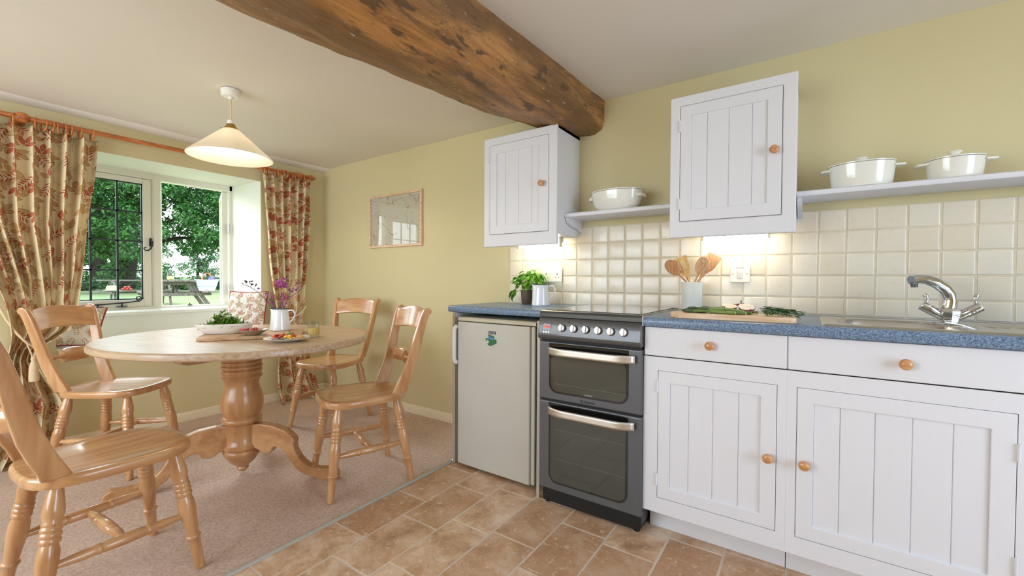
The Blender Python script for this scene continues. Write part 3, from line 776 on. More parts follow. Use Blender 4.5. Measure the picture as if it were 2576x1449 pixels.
base_unit(1.6235, 2.3, 1.66, 2.26, 'white base cabinet at the far right end of the sink run', (1.71, 2.21, .228, .657, [1.81, 1.91, 2.01, 2.11]), (1.96, .826), (1.69, .445), 2.263, (.600, .275))

# worktops
def worktop_poly(y0): return [(-.004, .93), (y0+.012, .93), (y0+.004, .9275), (y0, .921), (y0, .901), (y0+.003, .894), (y0+.008, .892), (-.004, .892)]
wt = MB(); SX0, SX1, SY0, SY1 = 1.14, 1.985, -.530, -.155
wt.prism(worktop_poly(-.6)[::-1], .5005, SX0, 'x').prism(worktop_poly(-.6)[::-1], SX1, 2.45, 'x')
wt.prism([(SY0, .93)]+worktop_poly(-.6)[1:7]+[(SY0, .892)], SX0, SX1, 'x').box(SX0, SX1, SY1, -.004, .892, .93)
tag(obj('worktop', wt, M['worktop'], smooth=40, loc=(.5, -.6, .892)), 'long blue-grey speckled worktop running right of the cooker under the sink', 'worktop')
wt = MB().prism(worktop_poly(-.507)[::-1], -.690, -.0035, 'x')
tag(obj('worktop', wt, M['worktop'], smooth=40, bevel=.002, loc=(-.69, -.507, .892)), 'short blue-grey speckled worktop over the small fridge', 'worktop')
m = MB().box(-.655, -.637, -.500, -.006, .001, .891)
gp = obj('end_panel', m, M['fridge_white'], smooth=0, bevel=.001, loc=(-.655, -.5, 0)); tag(gp, 'white end panel standing left of the fridge at the carpet edge', 'panel')
obj('edge_strip', MB().box(-.656, -.636, -.502, -.4995, .001, .891), M['strip'], gp, smooth=0, label='grey metal edging')
# metal joint strip between the long worktop and the cooker
tag(obj('joint_strip', MB().box(.4992, .5022, -.602, -.01, .9285, .9325).box(.4992, .5015, -.6035, -.6005, .893, .932), M['silver'], smooth=0, loc=(.5, -.6, .93)), 'thin metal edging strip between the long worktop and the cooker', 'strip')

# --- wall cabinets with strip lights beneath
def wall_unit(x0, x1, z0, z1, door, planks, kn, hx, hinges, label, ztop):
    YW = -.29
    t = thing('wall_cabinet', label, 'cabinet', (x0, YW, z0))
    m = MB(); zb = 1.343
    m.box(x0+.004, x0+.022, YW+.018, -.0005, zb, z1).box(x1-.022, x1-.002, YW+.018, -.0005, zb, z1).box(x0+.022, x1-.022, YW+.018, -.0005, zb, zb+.018).box(x0+.004, x1-.002, YW+.018, -.0005, z1-.018, z1).box(x0+.02, x1-.02, -.008, -.0005, zb, z1)
    obj('carcass', m, M['white'], t, smooth=0, bevel=.001)
    d0, d1, e0, e1 = door; g = .0018; m = frame_ring(x0, x1, z0, z1, d0-g, d1+g, e0-g, e1+g, YW, YW+.02)
    obj('face_frame', m, M['white'], t, smooth=0, bevel=.005)
    obj('door_gap', MB().box(d0-.006, d1+.006, YW+.0195, YW+.024, e0-.006, e1+.006), M['black'], t, smooth=0)
    plank_door(t, d0, d1, e0, e1, YW, *planks, kn, hx, hinges)
    return t
wall_unit(-.592, -.081, 1.284, 1.947, (-.546, -.1365, 1.361, 1.899), (-.496, -.196, 1.411, 1.847, [-.434, -.339, -.248]), (-.172, -.29, 1.627), -.549, (1.83, 1.43), 'white wall cabinet tucked under the beam end', 2)
wall_unit(.523, 1.0225, 1.283, 1.937, (.569, .970, 1.360, 1.891), (.617, .9175, 1.4125, 1.843, [.683, .771, .861]), (.944, -.29, 1.627), .566, (1.80, 1.44), 'white wall cabinet above the utensil pot, between the two shelves', 2)
def strip_light(x0, x1, y, z, label):
    t = thing('strip_light', label, 'lamp', (x0, y, z))
    obj('tube', MB().lathe([(.0001, 0), (.0075, .001), (.008, .004), (.008, x1-x0-.024), (.0075, x1-x0-.021), (.0001, x1-x0-.02)], 14, (x0+.01, y, z), (1, 0, 0)), M['tube'], t, smooth=60, label='lit fluorescent tube')
    m = MB()
    for xx in (x0, x1-.011): obj('end_bracket', MB().box(xx, xx+.011, y-.010, y+.010, z-.011, 1.3425), M['silver'], t, smooth=0, bevel=.001, label='metal lamp holder')
    obj('housing', MB().box(x0, x1, y+.012, y+.03, z+.016, 1.3425), M['fridge_white'], t, smooth=0, bevel=.002)
    return t
strip_light(-.464, -.152, -.10, 1.294, 'lit strip light under the wall cabinet by the beam')
strip_light(.630, .923, -.10, 1.293, 'lit strip light under the wall cabinet above the utensil pot')

# --- open shelves
def shelf(x0, x1, label, bx):
    t = thing('wall_shelf', label, 'shelf', (x0, -.1, 1.465))
    me = MB().prism([(-.0008, 1.465), (-.192, 1.465), (-.199, 1.461), (-.202, 1.452), (-.199, 1.443), (-.192, 1.439), (-.0008, 1.439)], x0, x1, 'x')
    obj('shelf_board', me, M['white'], t, smooth=40)
    pr = [(-.0008, 1.439), (-.185, 1.439), (-.186, 1.425), (-.170, 1.408), (-.135, 1.396), (-.09, 1.391), (-.05, 1.389), (-.03, 1.378), (-.0008, 1.366)]
    for b in bx: obj('bracket', MB().prism(pr, b, b+.018, 'x'), M['white'], t, smooth=0, bevel=.001)
shelf(-.0805, .5225, 'short white shelf between the two wall cabinets', [-.080])
shelf(1.023, 2.5, 'long white shelf to the right of the second wall cabinet', [1.0235, 1.9])

# --- casserole dishes
def oval_rings(cx, cy, prof, sx, sy, seg=40):
    m = MB()
    for i, (r, z) in enumerate(prof): pass
    m.lathe([(r, z) for r, z in prof], seg, (cx, cy, 0), None, sx, sy); return m
def casserole(cx, cy, z, rx, ry, h, label, loops):
    t = thing('casserole_dish', label, 'dish', (cx, cy, z)); q = ry/rx
    if loops:
        pr = [(.60*rx, z), (.70*rx, z+.004), (.88*rx, z+.25*h), (.97*rx, z+.6*h), (rx, z+h), (.97*rx, z+h+.001), (.92*rx, z+.6*h), (.62*rx, z+.012)]
    else:
        pr = [(.88*rx, z), (.91*rx, z+.003), (.96*rx, z+.55*h), (rx, z+h), (.97*rx, z+h+.001), (.93*rx, z+.5*h), (.84*rx, z+.01)]
    obj('pot', oval_rings(cx, cy, pr, 1, q), M['ceramic'], t, smooth=60)
    zl = z+h+.002
    if loops: lp = [(1.015*rx, zl), (1.02*rx, zl+.004), (.99*rx, zl+.007), (.8*rx, zl+.011), (.4*rx, zl+.014), (.34*rx, zl+.015), (.33*rx, zl+.018), (.28*rx, zl+.020), (.0005, zl+.020)]
    else: lp = [(1.01*rx, zl), (1.015*rx, zl+.004), (.95*rx, zl+.006), (.6*rx, zl+.012), (.3*rx, zl+.016), (.0005, zl+.017)]
    ld = obj('lid', oval_rings(cx, cy, lp, 1, q), M['ceramic'], t, smooth=50)
    if not loops:
        k = MB().lathe([(.012, zl+.014), (.010, zl+.020), (.016, zl+.026), (.018, zl+.030), (.015, zl+.033), (.0005, zl+.034)], 20, (cx, cy, 0), None, 1.2, .8)
        obj('lid_knob', k, M['ceramic'], ld, smooth=60)
    for s in (-1, 1):
        m = MB()
        if loops:
            pts = [(cx+s*(rx*.86+.030*math.sin(a)), cy+.042*math.cos(a), z+h*.70) for a in [PI*i/10 for i in range(11)]]
            m.tube(pts, .0075, 8, flat=1.3)
        else:
            hz = z+h*.80
            m.prism([(cx+s*rx*.93, cy-.035), (cx+s*(rx+.026), cy-.026), (cx+s*(rx+.030), cy), (cx+s*(rx+.026), cy+.026), (cx+s*rx*.93, cy+.035)], hz, hz+.008)
        obj('handle', m, M['ceramic'], t, smooth=50, bevel=0 if loops else .003)
casserole(.200, -.125, 1.466, .142, .09, .098, 'round-bellied white casserole dish with loop handles on the short shelf', True)
casserole(1.240, -.120, 1.466, .108, .080, .092, 'larger white oval casserole on the long shelf, nearer the cabinet', False)
casserole(1.512, -.120, 1.466, .081, .066, .073, 'smaller white oval casserole at the right of the long shelf', False)

# --- socket and cooker switch
t = thing('wall_socket', 'white double wall socket on the tiles behind the basil', 'socket', (-.26, -.012, 1.112))
obj('plate', MB().box(-.334, -.188, -.021, -.011, 1.071, 1.154), M['plastic'], t, smooth=0, bevel=.003)
for cx in (-.300, -.222):
    m = MB(); m.box(cx-.003, cx+.003, -.0216, -.0205, 1.117, 1.126).box(cx-.014, cx-.008, -.0216, -.0205, 1.098, 1.102).box(cx+.008, cx+.014, -.0216, -.0205, 1.098, 1.102)
    obj('pin_slots', m, M['slot'], t, smooth=0, label='dark pin slots', kind='stuff')
for cx in (-.275, -.247): obj('rocker', MB().prism([(-.021, 1.120), (-.025, 1.121), (-.022, 1.141), (-.021, 1.141)], cx-.006, cx+.006, 'x'), M['plastic'], t, smooth=0)
t = thing('cooker_switch', 'white single switch plate marked COOKER on the tiles beside the utensil pot', 'switch', (.7925, -.012, 1.116))
obj('plate', MB().box(.749, .836, -.021, -.011, 1.075, 1.1585), M['plastic'], t, smooth=0, bevel=.003)
obj('rocker', MB().prism([(-.021, 1.096), (-.024, 1.097), (-.029, 1.132), (-.021, 1.133)], .781, .804, 'x'), M['plastic'], t, smooth=0, bevel=.001)
m = MB()
for cx in (.762, .823): m.lathe([(.0001, 0), (.003, 0), (.003, .0008), (.0001, .0008)], 10, (cx, -.0205, 1.117), (0, -1, 0))
obj('screw', m, M['brass'], t, smooth=40, label='brass screw heads')
text('lettering', 'COOKER', .0085, M['slot'], t, (.7925, -.0212, 1.1465), sx=1.1)

# ================================================================== APPLIANCES
# --- cooker
ck = thing('cooker', 'dark grey freestanding electric cooker with two glass-fronted ovens and six silver knobs', 'cooker', (.25, -.6, 0))
x0, x1 = .001, .4985
obj('body', MB().box(x0+.004, x1-.004, -.575, -.012, .03, .905), M['dark_side'], ck, smooth=0, bevel=.003)
obj('hob_trim', MB().prism([(-.012, .936), (-.585, .938), (-.600, .934), (-.606, .925), (-.606, .906), (-.012, .903)], x0, x1, 'x'), M['grey_enamel'], ck, smooth=30, bevel=.003)
hb = obj('hob_glass', MB().prism(rrect(x0+.012, x1-.012, -.580, -.022, .015), .9365, .9405), M['hob_glass'], ck, smooth=0, bevel=.001, label='black ceramic hob glass')
pan = obj('control_panel', MB().prism([(-.575, .905), (-.604, .905), (-.611, .89), (-.616, .86), (-.622, .825), (-.622, .812), (-.615, .802), (-.575, .800)], x0, x1, 'x'), M['grey_enamel'], ck, smooth=40, bevel=.004)
pdir = Vector((0, -1, .19)).normalized()
for kx in (.130, .189, .249, .308, .366, .424):
    c = Vector((kx, -.6155, .860))
    m = MB().lathe([(.0001, 0), (.0185, 0), (.0185, .004), (.0001, .0045)], 24, c, pdir)
    bz = obj('bezel', m, M['dark_side'], pan, smooth=50)
    m = MB().lathe([(.0165, .004), (.0165, .012), (.0150, .0145), (.0001, .0150)], 24, c, pdir)
    q = pdir.to_track_quat('Z', 'Y').to_matrix()
    g = MB().box(-.0055, .0055, -.0155, .0155, .014, .023)
    m.add([c+q @ Vector(v) for v in g.v], g.f)
    obj('knob', m, M['silver'], pan, smooth=40, bevel=.001, label='silver control knob')
obj('display', MB().prism([(-.610, .878), (-.6155, .876), (-.6195, .848), (-.610, .846)], .030, .070, 'x'), M['black_gloss'], pan, smooth=0, label='black clock display')
text('clock_digits', '21:04'.replace(':', ''), .019, M['orange_led'], pan, (.0505, -.6190, .862), rot=(PI/2-.16, 0, 0), sx=.9)
m = MB()
for bx in (.033, .046, .059): m.lathe([(.0001, 0), (.0042, 0), (.0042, .003), (.0001, .0035)], 12, (bx, -.6185, .836), pdir)
obj('button', m, M['silver'], pan, smooth=50, label='three small silver buttons')
m = MB()
for bx in (.163, .222): m.lathe([(.0001, 0), (.0035, 0), (.0035, .0012), (.0001, .0012)], 12, (bx, -.6105, .889), pdir)
obj('indicator', m, M['black'], pan, smooth=50, label='two dark indicator lamps')
def oven_door(z0, z1, gz0, gtop, hz, extra=()):
    m = MB().prism([(-.602, z0+.004), (-.598, z0), (-.575, z0), (-.575, z1), (-.598, z1), (-.602, z1-.004)], x0, x1, 'x')
    d = obj('oven_door', m, M['grey_door'], ck, smooth=0, bevel=.003)
    obj('window_surround', MB().prism(rrect(.054, .442, gz0-.006, z1+.05, .05), -.6035, -.600, 'y') if False else MB().prism([(p[0], min(p[1], z1-.006)) for p in rrect(.054, .442, gz0-.006, z1+.06, .045, 6)], -.6035, -.600, 'y'), M['black_gloss'], d, smooth=0)
    obj('oven_glass', MB().prism(rrect(.064, .432, gz0+.004, gtop, .036, 6), -.6045, -.603, 'y'), M['oven_glass'], d, smooth=0, label='smoked oven glass')
    for sz in extra:
        obj('shelf_wire', MB().box(.085, .43, -.6049, -.6044, sz-.0009, sz+.0009), M['wire'], d, smooth=0, label='rack seen through the glass')
    pts = []
    for i in range(15):
        u = i/14; xx = .058+.414*u
        pts.append((xx, -.607-.040*min(1, 5.5*min(u, 1-u)+.05)**.5))
    me = MB(); H = .017
    def fn(u, v):
        k = u*14; i = min(13, int(k)); f = k-i
        return (pts[i][0]*(1-f)+pts[i+1][0]*f, pts[i][1]*(1-f)+pts[i+1][1]*f, hz-H+2*H*v-.0)
    me.grid(fn, 28, 4); obj('handle', me, M['silver'], d, smooth=60, solid=.007, label='bowed silver door handle')
    return d
du = oven_door(.513, .790, .553, .730, .749, (.592,))
dl = oven_door(.080, .505, .122, .470, .466, (.375, .235))
obj('door_gap', MB().box(x0+.004, x1-.004, -.590, -.574, .503, .515), M['black'], ck, smooth=0)
obj('door_gap', MB().box(x0+.004, x1-.004, -.592, -.574, .788, .803), M['black'], ck, smooth=0)
obj('plinth', MB().box(x0+.012, x1-.008, -.583, -.03, .012, .08), M['black'], ck, smooth=0, bevel=.003)
for fx, fy in ((.03, -.56), (.47, -.56), (.03, -.05), (.47, -.05)): obj('foot', MB().lathe([(.014, .0005), (.014, .008), (.008, .010), (.008, .014)], 12, (fx, fy, 0)), M['black'], ck, smooth=40)
text('lettering', 'Hotpoint', .0135, M['black'], du, (.262, -.6028, .529))
obj('emblem', MB().box(.217, .228, -.6034, -.6015, .523, .535), M['black'], du, smooth=0, label='small black square emblem')
text('lettering', 'H', .009, M['badge_print'], du, (.2225, -.6036, .529))
text('lettering', 'ULTIMA', .0085, M['badge_print'], du, (.2575, -.6049, .5605), sx=1.3)
# --- fridge
fr = thing('fridge', 'small pale grey undercounter fridge with a boat magnet on its door', 'fridge', (-.34, -.53, 0))
obj('cabinet', MB().box(-.59, -.062, -.478, -.03, .022, .846), M['fridge_trim'], fr, smooth=0, bevel=.004)
dd = obj('door', MB().box(-.594, -.1, -.530, -.484, .020, .842), M['fridge'], fr, smooth=0, bevel=.008, seg=3)
obj('door_seal', MB().box(-.588, -.075, -.486, -.477, .024, .842), M['dark_side'], fr, smooth=0)
obj('side_edge', MB().box(-.1, -.074, -.522, -.484, .022, .842), M['fridge'], dd, smooth=0, bevel=.008)
obj('top_cap', MB().prism([(-.480, .845), (-.520, .845), (-.527, .849), (-.527, .862), (-.520, .868), (-.05, .868), (-.05, .845)], -.592, -.066, 'x'), M['fridge_trim'], fr, smooth=40)
hm = MB(); hm.tube([(-.602, -.528, .812), (-.602, -.543, .806), (-.602, -.548, .79), (-.602, -.548, .63), (-.602, -.543, .614), (-.602, -.528, .606)], .0095, 10, flat=1.4)
obj('handle', hm, M['fridge_white'], dd, smooth=60, label='white upright handle on the left edge')
bd = obj('badge', MB().box(-.366, -.318, -.5325, -.5295, .787, .8025), M['badge'], dd, smooth=0, bevel=.001, label='small grey maker badge')
m = MB()
for i in range(5): m.box(-.360+i*.0082, -.357+i*.0082, -.5331, -.532, .7905, .7995).box(-.360+i*.0082, -.355+i*.0082, -.5331, -.532, .7905 if i % 2 else .797, .7925 if i % 2 else .799)
obj('badge_print', m, M['badge_print'], bd, smooth=0)
for fx in (-.56, -.12): obj('foot', MB().lathe([(.016, .0005), (.016, .01), (.009, .012), (.009, .023)], 12, (fx, -.46, 0)), M['fridge_trim'], fr, smooth=40)
mg = thing('fridge_magnet', 'small green and blue boat-shaped magnet on the fridge door', 'magnet', (-.34, -.5305, .75))
obj('hull', MB().prism([(-.384, .762), (-.360, .760), (-.338, .757), (-.316, .760), (-.314, .746), (-.318, .738), (-.336, .730), (-.354, .723), (-.366, .728)], -.539, -.531, 'y'), M['boat_green'], mg, smooth=0, bevel=.0015)
obj('cabin', MB().prism([(-.366, .760), (-.330, .758), (-.328, .772), (-.364, .776)], -.537, -.531, 'y'), M['boat_blue'], mg, smooth=0, bevel=.001)
obj('roof', MB().prism([(-.366, .784), (-.363, .775), (-.328, .770), (-.331, .776)], -.538, -.531, 'y'), M['boat_green'], mg, smooth=0)
obj('porthole', MB().lathe([(.0001, 0), (.0075, 0), (.0075, .001), (.0001, .001)], 14, (-.366, -.5388, .745), (0, -1, 0)), M['boat_white'], mg, smooth=0, label='white lifebuoy')
obj('lifebuoy_band', MB().box(-.372, -.360, -.5402, -.5397, .7435, .7465), M['boat_red'], mg, smooth=0)
obj('cabin_window', MB().box(-.359, -.354, -.5376, -.5368, .765, .771).box(-.347, -.340, -.5376, -.5368, .7645, .769), M['dark_blue'], mg, smooth=0)
gs = obj('metal_upright', MB().box(-.036, -.018, -.566, -.560, .001, .88), M['strip'], smooth=0, bevel=.0008, loc=(-.03, -.56, 0)); tag(gs, 'narrow grey metal upright between fridge and cooker', 'panel')
# ================================================================== SINK AND TAP
sk = thing('sink', 'stainless steel inset sink with rounded bowl and drainer', 'sink', (1.55, -.34, .93))
def rr_d(x, y, xa, xb, ya, yb, r):
    dx = max(abs(x-(xa+xb)/2)-(xb-xa)/2+r, 0); dy = max(abs(y-(ya+yb)/2)-(yb-ya)/2+r, 0)
    return math.hypot(dx, dy)-r+min(max(abs(x-(xa+xb)/2)-(xb-xa)/2+r, abs(y-(ya+yb)/2)-(yb-ya)/2+r), 0)
def sink_fn(u, v):
    x, y = 1.108+u*(2.02-1.108), -.556+v*(.422)
    z = .9355
    d = rr_d(x, y, 1.165, 1.50, -.515, -.225, .09); z -= .128*smoothstep(.008, -.045, d)
    d2 = rr_d(x, y, 1.545, 1.985, -.525, -.165, .06); z -= .011*smoothstep(.006, -.02, d2)
    if d2 < -.03: z -= .0022*math.sin((x)*190)
    e = min(u*.912, (1-u)*.912, v*.422, (1-v)*.422); z -= .0052*smoothstep(.006, 0, e)
    return (x, y, z)
obj('basin', MB().grid(sink_fn, 150, 70), M['steel'], sk, smooth=180)
obj('waste', MB().lathe([(.0001, 0), (.03, 0), (.032, .003), (.02, .004), (.0001, .002)], 20, (1.33, -.37, .8083)), M['chrome'], sk, smooth=50)
TBP = Vector((1.492, -.205, .9345))
tp = thing('mixer_tap', 'chrome kitchen mixer tap with swan spout and two lever handles', 'tap', TBP)
Z = TBP.z
obj('tap_base', MB().lathe([(.020, Z), (.024, Z+.004), (.031, Z+.032), (.032, Z+.044), (.028, Z+.052), (.019, Z+.056), (.0001, Z+.057)], 8, (TBP.x, TBP.y, 0)), M['chrome'], tp, smooth=25)
ds = Vector((-.85, -.5, 0)).normalized()
sp = []
for f, h in ((.005, .05), (.000, .080), (.004, .105), (.022, .128), (.052, .147), (.086, .157), (.115, .157), (.134, .152)):
    sp.append(TBP+ds*f+Vector((0, 0, h)))
obj('spout', MB().tube(sp, [.022, .021, .0205, .020, .019, .018, .0175, .0185], 14), M['chrome'], tp, smooth=60)
e = TBP+ds*.124
obj('aerator', MB().lathe([(.010, 0), (.0105, .012), (.009, .02)], 14, (e.x, e.y, Z+.128)), M['badge'], tp, smooth=50)
for s in (-1, 1):
    a = Vector((s*.82, 0, .57)).normalized(); st = TBP+Vector((s*.018, 0, .022))
    vm = MB().lathe([(.0165, 0), (.0165, .028), (.0175, .030), (.0175, .068), (.0165, .071), (.0001, .0715)], 16, st, a)
    hv = obj('valve_body', vm, M['chrome'], tp, smooth=40)
    tip = st+a*.055; up = Vector((s*-.25, 0, 1)).normalized()
    obj('lever', MB().tube([tip, tip+up*.018+Vector((s*.006, 0, 0)), tip+up*.034+Vector((s*.006, 0, 0)), tip+up*.046+Vector((s*.014, 0, 0)), tip+up*.052+Vector((s*.018, 0, 0))], [.005, .0055, .006, .0085, .006], 10), M['chrome'], hv, smooth=60)

# ================================================================== DINING TABLE
TC = Vector((-1.500, -1.287, 0)); TA = math.radians(18.6); HT = .770
tb = thing('dining_table', 'oval pine pedestal dining table with scrolled legs on the carpet', 'table', (TC.x, TC.y, .008))
a_, b_ = .672, .582
def tpoint(k, n, sx, sy):
    a = 2*PI*k/n; ca, sa = math.cos(a), math.sin(a); p = 2.12
    r = (abs(ca)**p+abs(sa)**p)**(-1/p)
    X, Y = (a_+sx)*r*ca, (b_+sy)*r*sa
    return (TC.x+X*math.cos(TA)-Y*math.sin(TA), TC.y+X*math.sin(TA)+Y*math.cos(TA))
m = MB(); N = 96; prof = [(-.03, HT-.036), (-.006, HT-.036), (0, HT-.030), (.001, HT-.018), (-.002, HT-.007), (-.010, HT-.0005), (-.02, HT)]
vs = []
for off, z in prof: vs += [(*tpoint(k, N, off, off), z) for k in range(N)]
m.add(vs, [(i*N+k, i*N+(k+1) % N, (i+1)*N+(k+1) % N, (i+1)*N+k) for i in range(len(prof)-1) for k in range(N)]+[tuple(range(N))[::-1], tuple((len(prof)-1)*N+k for k in range(N))])
top_mat = NT('pale_scrubbed_table_top')
def table_top_mat():
    t = top_mat; v = t.coord(rot=(0, 0, -TA))
    s2 = t.n('SeparateXYZ'); t.t.links.new(v, s2.inputs[0])
    bd = t.math('FLOOR', t.math('MULTIPLY', s2.outputs[1], 8.5))
    wn = t.n('TexWhiteNoise', noise_dimensions='1D'); t.put(wn.inputs['W'], bd)
    mp = t.n('Mapping'); mp.inputs['Scale'].default_value = (.9, 12, 12); t.t.links.new(v, mp.inputs[0])
    sh = t.vmath('ADD', mp.outputs[0], wn.outputs['Color'])
    g = t.noise(sh, 1.2, 3); w1 = t.math('ABSOLUTE', t.math('SUBTRACT', t.math('FRACT', t.math('MULTIPLY', g, 7)), .5))
    f = t.math('ADD', t.math('MULTIPLY', w1, .7), t.math('MULTIPLY', t.noise(sh, 6, 4), .6))
    col = t.ramp(f, [(.2, S(172, 144, 114)), (.5, S(192, 166, 138)), (.8, S(206, 184, 160))])
    col = t.mix(t.maprange(wn.outputs['Value'], 0, 1, 0, .25), col, S(186, 152, 116))
    t.set(color=col, rough=.33, spec=.5, coat=.3); t.b.inputs['Coat Roughness'].default_value = .25
    return t.m
obj('tabletop', m, table_top_mat(), tb, smooth=35)
PR = [(.0001, .020), (.018, .022), (.027, .032), (.030, .040), (.026, .048), (.032, .053), (.040, .060), (.062, .080), (.080, .108), (.091, .124), (.094, .134), (.092, .145), (.086, .150), (.093, .156), (.094, .165), (.086, .174), (.078, .182),
      (.078, .286), (.084, .292), (.095, .300), (.098, .312), (.094, .322), (.084, .328), (.086, .336), (.094, .348), (.101, .370), (.104, .400), (.101, .430), (.094, .455), (.086, .480), (.082, .500), (.083, .520), (.090, .535), (.097, .543), (.100, .550), (.094, .556),
      (.092, .562), (.098, .572), (.098, .582), (.091, .588), (.100, .596), (.100, .606), (.092, .612), (.097, .620), (.097, .630), (.090, .636), (.092, .660), (.10, .690), (.10, .7335)]
obj('pedestal', MB().lathe(PR, 36, (TC.x, TC.y, 0)), M['table_z'], tb, smooth=45)
LEGP = [(.05, .182), (.05, .286), (.12, .292), (.20, .285), (.27, .262), (.315, .228), (.325, .205), (.318, .19), (.325, .16), (.345, .125), (.375, .095), (.41, .075), (.45, .068), (.50, .070), (.535, .074), (.556, .062), (.566, .040), (.566, .008), (.46, .008), (.445, .020), (.42, .022), (.37, .034), (.33, .062), (.295, .105), (.27, .14), (.24, .165), (.21, .172), (.195, .16), (.185, .140), (.16, .130), (.135, .132), (.11, .150), (.085, .156), (.06, .172)]
def legpart(ang):
    c, s = math.cos(ang), math.sin(ang); m = MB(); n = len(LEGP); th = .024
    vs = []
    for q in (-th, th):
        for r, z in LEGP: vs.append((TC.x+r*c-q*s, TC.y+r*s+q*c, z+.0))
    m.add(vs, [tuple(range(n)), tuple(range(n, 2*n))[::-1]]+[(i, n+i, n+(i+1) % n, (i+1) % n) for i in range(n)])
    return obj('leg', m, M['table_x'], tb, smooth=0, bevel=.006, seg=3)
for ad in (27, 253, 142): legpart(math.radians(ad))
# bearers under the top
for off in (-.17, .17):
    m = MB(); pr = [(-.47, .734), (-.47, .712), (-.44, .698), (-.36, .694), (.36, .694), (.44, .698), (.47, .712), (.47, .734)]
    vs = []
    for q in (off-.025, off+.025):
        for X, z in pr:
            vs.append((TC.x+q*math.cos(TA)-X*math.sin(TA), TC.y+q*math.sin(TA)+X*math.cos(TA), z))
    n = len(pr); m.add(vs, [tuple(range(n)), tuple(range(n, 2*n))[::-1]]+[(i, n+i, n+(i+1) % n, (i+1) % n) for i in range(n)])
    obj('bearer', m, M['table_y'], tb, smooth=0, bevel=.003)
m = MB(); m.lathe([(.0001, 0), (.004, 0), (.004, .002), (.0001, .002)], 8, (TC.x+.05, TC.y-.062, .25), (.6, -.8, 0)).lathe([(.0001, 0), (.004, 0), (.004, .002), (.0001, .002)], 8, (TC.x+.05, TC.y-.062, .21), (.6, -.8, 0))
obj('dowel', m, M['table_z'], tb, smooth=0)

